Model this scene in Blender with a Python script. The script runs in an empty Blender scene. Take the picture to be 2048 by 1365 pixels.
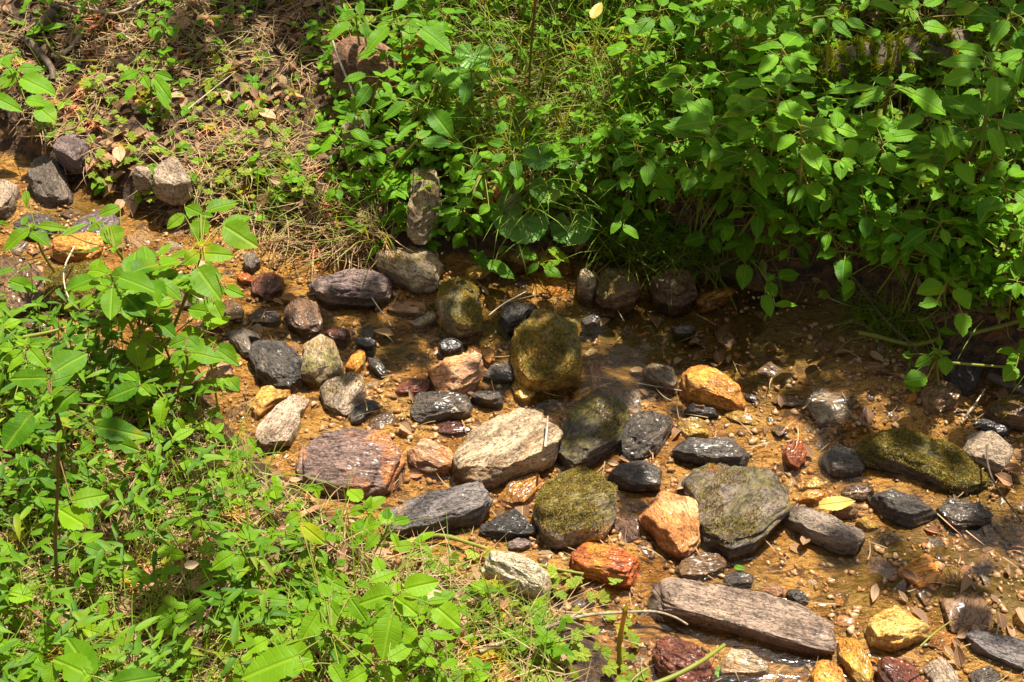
import bpy, math, random
import numpy as np
from mathutils import Vector
R = math.radians
random.seed(7)
rng = np.random.default_rng(7)
sc = bpy.context.scene

# ---------------------------------------------------------------- camera, sky, sun, exposure
CAM_H, PITCH, LENS = 2.0, R(47), 50.0
cam = bpy.data.objects.new('camera', bpy.data.cameras.new('camera'))
sc.collection.objects.link(cam); sc.camera = cam
cam.location = (0, 0, CAM_H); cam.rotation_euler = (R(90) - PITCH, 0, 0)
cam.data.lens = LENS; cam.data.sensor_width = 36; cam.data.clip_start = 0.05; cam.data.clip_end = 400

SUN_EL, SUN_AZ = R(64), R(25)              # azimuth measured from +Y (behind the scene) towards +X
SUN_DIR = np.array([math.sin(SUN_AZ) * math.cos(SUN_EL), math.cos(SUN_AZ) * math.cos(SUN_EL), math.sin(SUN_EL)])
world = bpy.data.worlds.new('World'); sc.world = world; world.use_nodes = True
wn = world.node_tree.nodes; wl = world.node_tree.links
sky = wn.new('ShaderNodeTexSky'); sky.sky_type = 'NISHITA'; sky.sun_disc = False
sky.sun_elevation = SUN_EL; sky.sun_rotation = SUN_AZ; sky.dust_density = 3.0; sky.ozone_density = .6
hs = wn.new('ShaderNodeHueSaturation'); hs.inputs['Saturation'].default_value = .3; wl.new(sky.outputs[0], hs.inputs['Color'])
wl.new(hs.outputs[0], wn['Background'].inputs[0]); wn['Background'].inputs[1].default_value = 0.052
sun = bpy.data.objects.new('sun', bpy.data.lights.new('sun', 'SUN')); sc.collection.objects.link(sun)
sun.data.energy = 5.0; sun.data.angle = R(0.5); sun.data.color = (1.0, 0.93, 0.80)
sun.rotation_euler = Vector(SUN_DIR).to_track_quat('Z', 'Y').to_euler()
sc.view_settings.view_transform = 'Standard'; sc.view_settings.look = 'None'
sc.view_settings.exposure = 1.15; sc.view_settings.gamma = 1.0
sc.cycles.max_bounces = 8; sc.cycles.diffuse_bounces = 3; sc.cycles.glossy_bounces = 2
sc.cycles.transmission_bounces = 4; sc.cycles.transparent_max_bounces = 12
sc.cycles.sample_clamp_indirect = 6; sc.cycles.sample_clamp_direct = 12; sc.cycles.use_denoising = True
sc.cycles.caustics_reflective = False; sc.cycles.caustics_refractive = False

# ---------------------------------------------------------------- pixel of the photograph -> point of the place
COS, SIN = math.cos(PITCH), math.sin(PITCH)
FW = 36.0 / LENS
def ray(u, v):
    xn = (u - 1024) / 2048 * FW; yn = -(v - 682.5) / 2048 * FW
    return np.array([xn, COS + yn * SIN, -SIN + yn * COS])
def at_z(u, v, z):
    d = ray(u, v); t = (z - CAM_H) / d[2]
    return np.array([0, 0, CAM_H]) + d * t
def to_px(p):
    x, y, z = p[0], p[1], p[2] - CAM_H
    f = y * COS - z * SIN; up = y * SIN + z * COS
    return 1024 + x / f / FW * 2048, 682.5 - up / f / FW * 2048
CROP = {'A': (0, 0, 2.926), 'B': (680, 0, 2.926), 'C': (1348, 0, 2.926), 'D': (0, 440, 2.926), 'E': (680, 440, 2.926),
        'F': (1348, 440, 2.926), 'G': (0, 890, 2.874), 'H': (680, 890, 2.874), 'I': (1348, 890, 2.874), 'N': (0, 0, 1.0),
        'R1': (0, 380, 5.69), 'R2': (160, 380, 3.7925), 'R3': (0, 640, 4.267), 'R4': (560, 960, 3.37), 'R5': (640, 0, 4.55),
        'R6': (900, 300, 4.55), 'R7': (1600, 0, 4.266), 'R8': (1200, 280, 3.79)}
def full(c, x, y):
    ox, oy, s = CROP[c]
    return ox + x / s, oy + y / s

# ---------------------------------------------------------------- noise
def _hash(i, j, k, s):
    h = (i * 374761393 + j * 668265263 + k * 2147483647 + s * 974711) & 0xffffffff
    h = ((h ^ (h >> 13)) * 1274126177) & 0xffffffff
    h = ((h ^ (h >> 16)) * 2246822519) & 0xffffffff
    return ((h ^ (h >> 15)) & 0xffffff) / float(0xffffff)
def vnoise(p, s=0):
    p = np.asarray(p, float); q = np.floor(p).astype(np.int64); f = p - q; f = f * f * (3 - 2 * f)
    r = 0
    for dx in (0, 1):
        for dy in (0, 1):
            for dz in (0, 1):
                w = (f[:, 0] if dx else 1 - f[:, 0]) * (f[:, 1] if dy else 1 - f[:, 1]) * (f[:, 2] if dz else 1 - f[:, 2])
                r = r + w * _hash(q[:, 0] + dx, q[:, 1] + dy, q[:, 2] + dz, s)
    return r * 2 - 1
def fbm(p, o=4, s=0, gain=.5):
    p = np.asarray(p, float); a, t, n = 1.0, 0.0, 0.0
    for i in range(o):
        t = t + a * vnoise(p * 2.03 ** i + 17.3 * i, s + i); n += a; a *= gain
    return t / n
def sstep(a, b, x):
    t = np.clip((x - a) / (b - a), 0, 1); return t * t * (3 - 2 * t)

# ---------------------------------------------------------------- the shape of the ground
def shore(pts):
    w = [at_z(u, v, 0)[:2] for u, v in pts]
    w.sort(key=lambda q: q[0]); return np.array([q[0] for q in w]), np.array([q[1] for q in w])
FARX, FARY = shore([(-150, 300), (30, 330), (200, 415), (420, 480), (600, 515), (760, 560), (900, 530), (1100, 530), (1300, 512),
                    (1480, 575), (1640, 610), (1780, 700), (1900, 760), (2048, 800), (2250, 800)])
NEARX, NEARY = shore([(-200, 640), (0, 660), (200, 665), (400, 740), (520, 900), (640, 1000), (760, 1085), (930, 1150), (1180, 1225), (1240, 1365), (1300, 1600), (1900, 2300)])
def soil(x, y):
    x = np.asarray(x, float); y = np.asarray(y, float)
    df = y - np.interp(x, FARX, FARY); dn = np.interp(x, NEARX, NEARY) - y
    wob = fbm(np.stack([x * 6, y * 6, x * 0 + 3], -1).reshape(-1, 3), 3, 5).reshape(x.shape) * .04
    return df + wob, dn + wob
POOLS = [(1350, 645, .16, .028), (1230, 650, .14, .022), (1660, 690, .22, -.014), (1850, 700, .15, -.012), (950, 650, .10, .02), (740, 690, .09, .015), (1480, 1000, .12, .012), (1900, 1130, .18, -.012),
         (1980, 1060, .1, .02), (1100, 780, .07, .015), (640, 620, .1, .012), (1500, 1330, .12, .015)]
POOLW = [(at_z(u, v, 0), r, d) for u, v, r, d in POOLS]
def ground(x, y, fine=True):
    x = np.asarray(x, float); y = np.asarray(y, float); sh = x.shape
    x = x.ravel(); y = y.ravel()
    df, dn = soil(x, y)
    p = np.stack([x, y, x * 0], -1)
    right = sstep(-.25, .25, x)
    d = np.clip(df, 0, None)
    far = (1 - right) * (.17 * d + .02 * sstep(0, .1, d)) + right * (.10 * sstep(0, .10, d) + .30 * np.minimum(d, 2.2) + .04 * np.clip(d - 2.2, 0, 60))
    d2 = np.clip(dn, 0, None)
    near = .035 * sstep(0, .12, d2) + .10 * np.minimum(d2, 1.2)
    bank = np.clip(sstep(0, .08, df) + sstep(0, .08, dn), 0, 1)
    bed = -.004 + fbm(p * [5, 8, 1], 3, 11) * .016 + fbm(p * [22, 34, 1], 3, 21) * .006
    for c, r, dd in POOLW:
        bed = bed - dd * np.exp(-((x - c[0]) ** 2 + (y - c[1]) ** 2) / r ** 2)
    rough = fbm(p * 9, 4, 31) * .035 + fbm(p * 45, 3, 41) * .010
    z = bed * (1 - bank) + (far + near + rough * (.5 + .5 * bank) + .012) * bank
    if fine: z = z + fbm(p * 110, 2, 51) * .0022
    return z.reshape(sh)
def g1(x, y): return float(ground(np.array([x]), np.array([y]), False)[0])
def at(u, v, h=0.0):
    z = h
    for _ in range(14):
        p = at_z(u, v, z); z = .5 * z + .5 * (g1(p[0], p[1]) + h)
    return at_z(u, v, z)

# ---------------------------------------------------------------- object helpers
def link(o, parent=None):
    sc.collection.objects.link(o)
    if parent: o.parent = parent
    return o
def tag(o, label=None, cat=None, group=None, kind=None):
    for k, v in (('label', label), ('category', cat), ('group', group), ('kind', kind)):
        if v: o[k] = v
    return o
def mesh_np(name, V, F, mat, uv=None, tint=None, smooth=True, parent=None, loc=None, rotz=0.0):
    """V (n,3), F (m,3|4) -> one mesh object"""
    V = np.asarray(V, np.float32); F = np.asarray(F, np.int32); k = F.shape[1]
    me = bpy.data.meshes.new(name)
    me.vertices.add(len(V)); me.vertices.foreach_set('co', V.ravel())
    me.loops.add(F.size); me.loops.foreach_set('vertex_index', F.ravel())
    me.polygons.add(len(F)); me.polygons.foreach_set('loop_start', np.arange(0, F.size, k, dtype=np.int32))
    me.polygons.foreach_set('loop_total', np.full(len(F), k, np.int32))
    me.polygons.foreach_set('use_smooth', np.full(len(F), smooth, bool))
    me.update(calc_edges=True); me.validate()
    if uv is not None:
        l = me.attributes.new('leafuv', 'FLOAT2', 'POINT'); l.data.foreach_set('vector', np.asarray(uv, np.float32).ravel())
    if tint is not None:
        l = me.attributes.new('tint', 'FLOAT', 'POINT'); l.data.foreach_set('value', np.asarray(tint, np.float32).ravel())
    if mat: me.materials.append(mat)
    o = bpy.data.objects.new(name, me); link(o, parent)
    if loc is not None: o.location = loc
    o.rotation_euler[2] = rotz
    return o
class Batch:
    def __init__(s): s.V, s.F, s.U, s.T, s.n = [], [], [], [], 0
    def add(s, V, F, uv=None, tint=.5):
        s.V.append(V); s.F.append(np.asarray(F) + s.n); s.n += len(V)
        s.U.append(np.zeros((len(V), 2)) if uv is None else uv); s.T.append(np.full(len(V), tint) if np.isscalar(tint) else tint)
    def build(s, name, mat, parent=None, origin=None, smooth=True):
        V = np.concatenate(s.V)
        if origin is not None: V = V - np.asarray(origin)
        return mesh_np(name, V, np.concatenate(s.F), mat, np.concatenate(s.U), np.concatenate(s.T), smooth, parent)
def empty(name, loc):
    o = bpy.data.objects.new(name, None); o.empty_display_size = .05; o.location = loc; return link(o)
def norm(v): v = np.asarray(v, float); return v / (np.linalg.norm(v) + 1e-9)

# ---------------------------------------------------------------- materials
def nodes_of(name):
    m = bpy.data.materials.new(name); m.use_nodes = True; nt = m.node_tree; nt.nodes.clear()
    return m, nt.nodes, nt.links
class NT:
    def __init__(s, name): s.m, s.n, s.l = nodes_of(name)
    def new(s, t, **kw):
        n = s.n.new(t)
        for k, v in kw.items(): setattr(n, k, v)
        return n
    def put(s, sock, v):
        if hasattr(v, 'is_output'): s.l.new(v, sock)
        else:
            try: sock.default_value = v
            except Exception: sock.default_value = (*v, 1)
    def noise(s, vec, scale, detail=6, rough=.55, dist=0, dim='3D'):
        n = s.new('ShaderNodeTexNoise'); n.noise_dimensions = dim
        if vec is not None: s.put(n.inputs['Vector'], vec)
        n.inputs['Scale'].default_value = scale; n.inputs['Detail'].default_value = detail
        n.inputs['Roughness'].default_value = rough; n.inputs['Distortion'].default_value = dist
        return n.outputs['Fac']
    def ramp(s, x, a, b, lo=0.0, hi=1.0):
        n = s.new('ShaderNodeMapRange', interpolation_type='SMOOTHSTEP'); s.put(n.inputs[0], x)
        for i, v in zip((1, 2, 3, 4), (a, b, lo, hi)): s.put(n.inputs[i], v)
        return n.outputs[0]
    def math(s, op, a, b=0.0, c=0.0):
        n = s.new('ShaderNodeMath', operation=op)
        for i, v in enumerate((a, b, c)): s.put(n.inputs[i], v)
        return n.outputs[0]
    def vmath(s, op, a, b):
        n = s.new('ShaderNodeVectorMath', operation=op); s.put(n.inputs[0], a); s.put(n.inputs[1], b); return n.outputs[0]
    def mix(s, f, a, b, mode='MIX'):
        n = s.new('ShaderNodeMix', data_type='RGBA', blend_type=mode)
        s.put(n.inputs[0], f); s.put(n.inputs[6], a if hasattr(a, 'is_output') else (*a, 1)); s.put(n.inputs[7], b if hasattr(b, 'is_output') else (*b, 1))
        return n.outputs[2]
    def fmix(s, f, a, b):
        n = s.new('ShaderNodeMix', data_type='FLOAT'); s.put(n.inputs[0], f); s.put(n.inputs[2], a); s.put(n.inputs[3], b); return n.outputs[0]
    def bump(s, h, dist, strength=1.0, prev=None):
        n = s.new('ShaderNodeBump'); n.inputs['Distance'].default_value = dist; n.inputs['Strength'].default_value = strength
        s.put(n.inputs['Height'], h)
        if prev is not None: s.put(n.inputs['Normal'], prev)
        return n.outputs[0]
    def out(s, sh):
        o = s.new('ShaderNodeOutputMaterial'); s.l.new(sh, o.inputs[0]); return s.m
    def principled(s, col, rough, normal=None, spec=.5, coat=0.0, coat_rough=.1):
        b = s.new('ShaderNodeBsdfPrincipled'); s.put(b.inputs['Base Color'], col if hasattr(col, 'is_output') else (*col, 1)); s.put(b.inputs['Roughness'], rough)
        s.put(b.inputs['Specular IOR Level'], spec)
        if normal is not None: s.put(b.inputs['Normal'], normal)
        s.put(b.inputs['Coat Weight'], coat); b.inputs['Coat Roughness'].default_value = coat_rough
        return b

ROCKS = {  # c1, c2, c3 (stain), stain threshold, wetness above the water line
    'tan':    ((.50, .37, .22), (.28, .19, .11), (.46, .22, .07), .60, .05),
    'pale':   ((.40, .29, .18), (.19, .125, .07), (.30, .14, .05), .55, .1),
    'grey':   ((.20, .15, .11), (.10, .072, .05), (.30, .20, .10), .62, .25),
    'stone':  ((.34, .25, .17), (.18, .125, .08), (.34, .20, .09), .62, .05),
    'purple': ((.24, .165, .15), (.12, .08, .075), (.36, .24, .17), .60, .45),
    'violet': ((.36, .25, .18), (.18, .115, .08), (.50, .36, .24), .56, .0),
    'slate':  ((.085, .068, .055), (.030, .024, .020), (.22, .15, .09), .60, .6),
    'wetgrey': ((.16, .125, .095), (.06, .047, .036), (.20, .13, .06), .62, 1.0),
    'orange': ((.70, .26, .03), (.40, .12, .015), (.80, .42, .07), .54, .7),
    'red':    ((.58, .13, .014), (.30, .055, .01), (.78, .34, .04), .54, .8),
    'maroon': ((.22, .06, .025), (.11, .028, .016), (.38, .14, .05), .60, 1.0),
    'amber':  ((.78, .42, .06), (.48, .20, .02), (.75, .25, .02), .56, .7),
    'yellow': ((.78, .50, .16), (.60, .28, .05), (.70, .24, .02), .50, .3),
    'brown':  ((.24, .13, .055), (.12, .06, .028), (.36, .20, .06), .58, .9),
    'pink':   ((.66, .25, .07), (.42, .14, .04), (.66, .42, .22), .56, .5),
    'cream':  ((.78, .62, .42), (.55, .38, .2), (.55, .28, .09), .56, .0),
    'rose':   ((.48, .28, .15), (.28, .13, .07), (.60, .22, .05), .53, .5),
    'ashen':  ((.20, .165, .15), (.055, .045, .042), (.42, .20, .06), .66, .35),
    'rusty':  ((.24, .15, .12), (.11, .068, .058), (.62, .20, .02), .53, .7),
    'redbrown': ((.20, .10, .05), (.10, .05, .03), (.34, .20, .12), .6, .2),
}
_rock = {}
def rock_mat(key, moss=0.0):
    if (key, moss) in _rock: return _rock[key, moss]
    c1, c2, c3, th, wet = ROCKS[key]
    t = NT('rock_' + key + ('_mossy' if moss else ''))
    tc = t.new('ShaderNodeTexCoord'); oi = t.new('ShaderNodeObjectInfo')
    off = t.math('MULTIPLY', oi.outputs['Random'], 57.0)
    co = t.vmath('ADD', tc.outputs['Object'], off)
    mp = t.new('ShaderNodeMapping'); t.put(mp.inputs['Vector'], tc.outputs['Object']); mp.inputs['Scale'].default_value = (1, 4.2, 5)
    st = t.vmath('ADD', mp.outputs[0], off)
    n_big = t.noise(co, 11, 6, .6, .6); n_band = t.noise(st, 9, 8, .62, .5); n_fine = t.noise(co, 170, 5, .7); n_st = t.noise(co, 8, 5, .62, 1.0)
    n_cr = t.noise(st, 22, 6, .6, 1.5)
    f = t.math('ADD', t.math('MULTIPLY', n_big, .45), t.math('MULTIPLY', n_band, .55))
    col = t.mix(t.ramp(f, .43, .57), tuple(x * .8 for x in c2), tuple(min(.9, x * 1.1) for x in c1))
    col = t.mix(t.ramp(n_st, th - .06, th + .07), col, c3)
    crack = t.ramp(t.math('ABSOLUTE', t.math('SUBTRACT', n_cr, .5)), 0, .018)
    col = t.mix(crack, tuple(x * .35 for x in c2), col)
    col = t.mix(t.ramp(n_fine, .30, .70, .0, .75), col, t.mix(.5, col, tuple(min(1, x * 1.9) for x in c1)))
    col = t.mix(t.ramp(n_fine, .36, .46, .55, 0), col, tuple(x * .4 for x in c2))
    hv = t.new('ShaderNodeHueSaturation'); t.put(hv.inputs['Color'], col)
    t.put(hv.inputs['Value'], t.ramp(oi.outputs['Random'], 0, 1, .8, 1.25)); col = hv.outputs[0]
    geo = t.new('ShaderNodeNewGeometry'); sp = t.new('ShaderNodeSeparateXYZ'); t.put(sp.inputs[0], geo.outputs['Position'])
    wl_ = t.math('ADD', sp.outputs[2], t.math('MULTIPLY', t.math('SUBTRACT', n_big, .5), .05))
    wline = t.ramp(wl_, .008, .026, 1, 0)                       # damp band just above the water
    wetpatch = t.ramp(n_big, .62 - .35 * wet, .74 - .30 * wet, 0, 1) if wet > 0 else 0.0
    wetf = t.math('MAXIMUM', wline, t.math('MULTIPLY', wetpatch, wet)) if wet > 0 else wline
    col = t.mix(t.math('MULTIPLY', wetf, .62), col, t.mix(1.0, col, (.42, .36, .30), 'MULTIPLY'))
    if moss:
        nz = t.new('ShaderNodeSeparateXYZ'); t.put(nz.inputs[0], geo.outputs['Normal'])
        mf = t.math('ADD', t.math('MULTIPLY', nz.outputs[2], .35), t.noise(co, 13, 6, .7, .4))
        mf = t.ramp(mf, .93 - .38 * moss, 1.13 - .36 * moss)
        mc = t.mix(t.ramp(t.noise(co, 75, 5, .75), .36, .64), (.035, .035, .008), (.24, .19, .04))
        col = t.mix(t.math('MULTIPLY', mf, .92), col, mc)
        wetf = t.math('MULTIPLY', wetf, t.math('SUBTRACT', 1.0, mf))
    rough = t.fmix(wetf, .85, t.ramp(n_fine, .35, .65, .24, .5))
    h = t.math('ADD', t.math('MULTIPLY', n_band, .9), t.math('ADD', t.math('MULTIPLY', n_fine, .28), t.math('MULTIPLY', crack, .30)))
    b1 = t.bump(h, .016, 1.0)
    _rock[key, moss] = t.out(t.principled(col, rough, b1, .5, t.math('MULTIPLY', wetf, .28), .2).outputs[0])
    return _rock[key, moss]

def leaf_mat(name, dark, light, trans=.42, veins=True, gloss=.52, bright=1.0):
    t = NT(name)
    a = t.new('ShaderNodeAttribute', attribute_name='leafuv'); ti = t.new('ShaderNodeAttribute', attribute_name='tint'); oi = t.new('ShaderNodeObjectInfo')
    tc = t.new('ShaderNodeTexCoord')
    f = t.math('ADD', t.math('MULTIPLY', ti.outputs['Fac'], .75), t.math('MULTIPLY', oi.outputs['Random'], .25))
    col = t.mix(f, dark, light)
    nz = t.noise(tc.outputs['Object'], 45, 3, .6)
    col = t.mix(t.ramp(nz, .35, .7, .0, .35), col, t.mix(.5, col, light))
    sp_ = t.noise(tc.outputs['Object'], 150, 4, .7); big = t.noise(tc.outputs['Object'], 9, 2)
    col = t.mix(t.ramp(big, .58, .72, 0, .55), col, (light[0] * 1.9 + .04, light[1] * 1.05, light[2]))
    col = t.mix(t.ramp(sp_, .66, .72, 0, .8), col, (.16, .10, .03))
    nrm = None
    if veins:
        s = t.new('ShaderNodeSeparateXYZ'); t.put(s.inputs[0], a.outputs['Vector'])
        av = t.math('ABSOLUTE', s.outputs[1])
        mid = t.ramp(av, .0, .09, 1, 0)
        w = t.math('ABSOLUTE', t.math('SUBTRACT', t.math('FRACT', t.math('MULTIPLY', t.math('SUBTRACT', s.outputs[0], t.math('MULTIPLY', av, .22)), 7.0)), .5))
        side = t.ramp(w, .0, .13, 1, 0)
        v = t.math('MAXIMUM', mid, t.math('MULTIPLY', side, .18))
        col = t.mix(t.math('MULTIPLY', v, .38), col, (light[0] * 1.5 + .05, min(.75, light[1] * 1.3 + .05), light[2] * 1.3 + .03))
        nrm = t.bump(t.math('ADD', t.math('MULTIPLY', v, -1.0), t.math('MULTIPLY', nz, .6)), .0018, .8)
    d = t.principled(col, gloss, nrm, .22)
    tr = t.new('ShaderNodeBsdfTranslucent'); t.put(tr.inputs[0], t.mix(1.0, col, (2.4 * bright, 1.45 * bright, .4), 'MULTIPLY'))
    if nrm is not None: t.put(tr.inputs['Normal'], nrm)
    m = t.new('ShaderNodeMixShader'); m.inputs[0].default_value = trans
    t.l.new(d.outputs[0], m.inputs[1]); t.l.new(tr.outputs[0], m.inputs[2])
    return t.out(m.outputs[0])
M = {}
M['jewel'] = leaf_mat('jewelweed_leaf', (.03, .135, .002), (.17, .39, .007))
M['jewel_sun'] = leaf_mat('sunlit_jewelweed_leaf', (.025, .125, .003), (.19, .37, .006))  # lit copy of the jewelweed leaf, sunlight put into its colour
M['ragwort'] = leaf_mat('ragwort_leaf', (.06, .19, .02), (.15, .33, .05), .30, True, .33)
M['grass'] = leaf_mat('grass_blade', (.05, .14, .01), (.24, .36, .03), .40, False)
M['cover'] = leaf_mat('ground_cover_leaf', (.07, .18, .01), (.32, .42, .04), .40, True, .5)
M['stilt'] = leaf_mat('stiltgrass_leaf', (.03, .12, .003), (.18, .34, .008), .42, False)
M['straw'] = leaf_mat('dry_straw', (.13, .075, .03), (.52, .38, .19), .2, False, .6)
M['dead'] = leaf_mat('dead_leaf', (.13, .06, .03), (.50, .35, .20), .2, True, .6)
M['moss'] = leaf_mat('moss_tuft', (.07, .07, .012), (.42, .36, .06), .35, False, .7)
M['brightmoss'] = leaf_mat('bright_moss', (.07, .11, .01), (.26, .36, .02), .2, False, .7)
M['stem'] = leaf_mat('green_stem', (.12, .16, .03), (.34, .36, .06), .25, False, .4)
M['redstem'] = leaf_mat('reddish_stem', (.12, .06, .03), (.24, .15, .05), .15, False, .45)
M['yellowleaf'] = leaf_mat('yellow_leaf', (.34, .26, .05), (.50, .42, .10), .3, True, .4)
M['canopy'] = leaf_mat('canopy_leaf', (.05, .14, .015), (.10, .24, .02), .25, False)
def wood_mat(name, a, b):
    t = NT(name); tc = t.new('ShaderNodeTexCoord')
    n = t.noise(tc.outputs['Object'], 60, 6, .7, 1.0); n2 = t.noise(tc.outputs['Object'], 14, 3)
    c = t.mix(t.ramp(n, .35, .65), a, b); c = t.mix(t.ramp(n2, .5, .7, 0, .5), c, tuple(x * .5 for x in a))
    return t.out(t.principled(c, .75, t.bump(n, .004)).outputs[0])
M['twig'] = wood_mat('twig_bark', (.20, .14, .09), (.42, .33, .23))
M['bark'] = wood_mat('dark_bark', (.07, .045, .03), (.16, .11, .07))
M['palewood'] = wood_mat('pale_wood', (.45, .36, .24), (.65, .56, .42))

MARKS = [(1155,1000,'domed mossy boulder'), (1090,680,'green algae boulder'), (1015,880,'pale cream block'), (1480,1010,'big flat mossy slab'), (1345,1040,'orange pink stone'), (1350,1190,'left end of the plank rock'), (1580,1250,'right end of the plank rock'),
 (720,920,'rusty purple rock'), (850,1020,'black and grey slab'), (545,720,'glittering slab'), (700,570,'long dark rock'), (920,600,'upright mossy stone'), (1430,765,'shiny orange wedge'), (1850,930,'yellow green mossy stone'),
 (1830,1000,'glossy black stone'), (160,480,'shiny orange stone'), (1800,1240,'big yellow stone'), (90,350,'grey brown bank rock'), (1650,1050,'charcoal grey bar'), (340,360,'two toned stone'), (960,1150,'cream stone'), (1640,820,'wide sandy slab'),
 (1880,790,'wet brown block'), (1200,850,'dark wet boulder'), (610,620,'reddish purple stone'), (210,560,'mossy log shaped rock'), (1850,130,'mossy log'), (1040,430,'round toothed leaves'), (1480,420,'leaning leafy shoot'), (1782,177,'wide whorl'),
 (1987,140,'sunlit toothed leaf'), (1884,244,'leaf facing the camera'), (1998,300,'glossy folded sprig'), (1895,565,'bright three leaved sprig'), (800,50,'drooping plant'), (740,150,'reddish block'), (845,420,'barrel shaped stone'), (103,790,'dark leaved plant'),
 (790,1195,'large bright plant'), (735,1020,'four leaved seedling'), (120,1340,'big corner leaves'), (1545,600,'ragged sprig'), (240,150,'drooping six leaved plant'), (1250,30,'yellow hanging leaf'), (1060,140,'thin brown stem'), (110,1100,'tall red stem'),
 (1500,1330,'bottom edge sand slab'), (1960,1270,'slate grey corner rock'), (1420,300,'grass patch')]
def near(u, v): return min(MARKS, key=lambda m: (m[0] - u) ** 2 + (m[1] - v) ** 2)[2]
# ---------------------------------------------------------------- the ground, one sheet out to the horizon
def axis(lo, hi, step, far):
    c = np.arange(lo, hi + 1e-6, step); ext = step * 1.35 ** np.arange(1, 60); ext = np.cumsum(ext); ext = ext[ext < far]
    return np.concatenate([(lo - ext)[::-1], c, hi + ext])
gx = axis(-1.75, 1.75, .0085, 90); gy = axis(.85, 3.9, .0085, 150)
GX, GY = np.meshgrid(gx, gy); GZ = ground(GX, GY)
gdf, gdn = soil(GX.ravel(), GY.ravel())
nx, ny = len(gx), len(gy)
idx = np.arange(nx * ny).reshape(ny, nx)
GF = np.stack([idx[:-1, :-1], idx[:-1, 1:], idx[1:, 1:], idx[1:, :-1]], -1).reshape(-1, 4)
bankm = np.clip(sstep(-.02, .07, gdf) + sstep(-.02, .06, gdn), 0, 1)
alg = np.zeros(nx * ny)
for u, v, r, w in [(760, 690, .07, 1), (950, 660, .10, 1), (1180, 640, .10, 1), (1260, 650, .14, 1), (1400, 660, .17, 1), (1540, 680, .16, .9), (1680, 660, .14, .8), (1560, 590, .2, .9),
                   (1420, 560, .16, 1), (1100, 790, .05, .8), (1200, 760, .06, .8), (1540, 770, .10, .8), (1780, 720, .10, .7), (1950, 1010, .08, .9), (2000, 960, .08, .8), (1800, 1130, .10, 1), (1920, 1150, .12, 1), (2020, 1180, .12, 1), (1700, 1110, .07, .9), (990, 560, .1, .8), (150, 440, .12, .8), (330, 600, .12, .7), (60, 560, .1, .8), (420, 660, .09, .7), (640, 640, .08, .6), (1480, 1150, .1, .6), (1700, 1180, .1, .7)]:
    c = at_z(u, v, 0); alg = np.maximum(alg, w * np.exp(-((GX.ravel() - c[0]) ** 2 + (GY.ravel() - c[1]) ** 2) / r ** 2))
t = NT('creek_sand_and_bank_soil'); tc = t.new('ShaderNodeTexCoord'); co = tc.outputs['Object']
bk = t.new('ShaderNodeAttribute', attribute_name='tint').outputs['Fac']
al = t.new('ShaderNodeAttribute', attribute_name='algae').outputs['Fac']
mp = t.new('ShaderNodeMapping'); t.put(mp.inputs['Vector'], co); mp.inputs['Scale'].default_value = (1, 2.2, 1)
n1 = t.noise(mp.outputs[0], 5, 6, .6, .8); n2 = t.noise(co, 420, 4, .75); n3 = t.noise(co, 60, 6, .7); n4 = t.noise(mp.outputs[0], 16, 6, .62, 1.2)
sand = t.mix(t.ramp(n1, .30, .56), (.46, .19, .03), (.92, .50, .13))
sand = t.mix(t.ramp(n4, .56, .68, 0, .75), sand, (.46, .15, .025))
sand = t.mix(t.ramp(n4, .48, .37, 0, .9), sand, (.12, .055, .02))
sand = t.mix(t.ramp(n2, .42, .52, .45, 0), sand, (.11, .05, .02))
sand = t.mix(t.ramp(n2, .55, .66, 0, .5), sand, (.80, .62, .36))
algc = t.mix(t.ramp(n3, .35, .65), (.05, .042, .008), (.20, .145, .025))
af = t.ramp(t.math('ADD', al, t.math('MULTIPLY', t.math('SUBTRACT', n4, .5), 1.5)), .28, .85, 0, .72)
n5 = t.noise(mp.outputs[0], 38, 7, .7, 1.5); sand = t.mix(t.ramp(n5, .50, .40, 0, .75), sand, (.16, .075, .025)); sand = t.mix(t.ramp(n5, .60, .68, 0, .6), sand, (.80, .36, .06))
sand = t.mix(af, sand, algc)
earth = t.mix(t.ramp(n3, .38, .62), (.035, .02, .012), (.15, .085, .045))
earth = t.mix(t.ramp(n4, .5, .66, 0, .7), earth, (.36, .16, .05))
earth = t.mix(t.ramp(n2, .55, .68, 0, .6), earth, (.45, .33, .2))
bf = t.ramp(t.math('ADD', bk, t.math('MULTIPLY', t.math('SUBTRACT', n3, .5), .9)), .3, .7)
col = t.mix(bf, sand, earth)
geo = t.new('ShaderNodeNewGeometry'); sp = t.new('ShaderNodeSeparateXYZ'); t.put(sp.inputs[0], geo.outputs['Position'])
wet = t.ramp(sp.outputs[2], .004, .02, 1, 0)
col = t.mix(t.math('MULTIPLY', wet, .15), col, t.mix(1.0, col, (.55, .48, .42), 'MULTIPLY'))
rough = t.fmix(t.math('MULTIPLY', wet, t.ramp(n4, .4, .6, .7, 1)), .9, .20)
hb = t.math('ADD', t.math('MULTIPLY', n2, .35), t.math('ADD', t.math('MULTIPLY', n3, .8), t.math('MULTIPLY', n4, .8)))
M['ground'] = t.out(t.principled(col, rough, t.bump(t.math('ADD', hb, t.math('MULTIPLY', n5, 1.2)), .017, 1.0), .4).outputs[0])
og = mesh_np('creek_bed_ground', np.stack([GX.ravel(), GY.ravel(), GZ.ravel()], -1), GF, M['ground'], None, bankm)
a_ = og.data.attributes.new('algae', 'FLOAT', 'POINT'); a_.data.foreach_set('value', alg.astype(np.float32))
tag(og, kind='structure')

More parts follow.
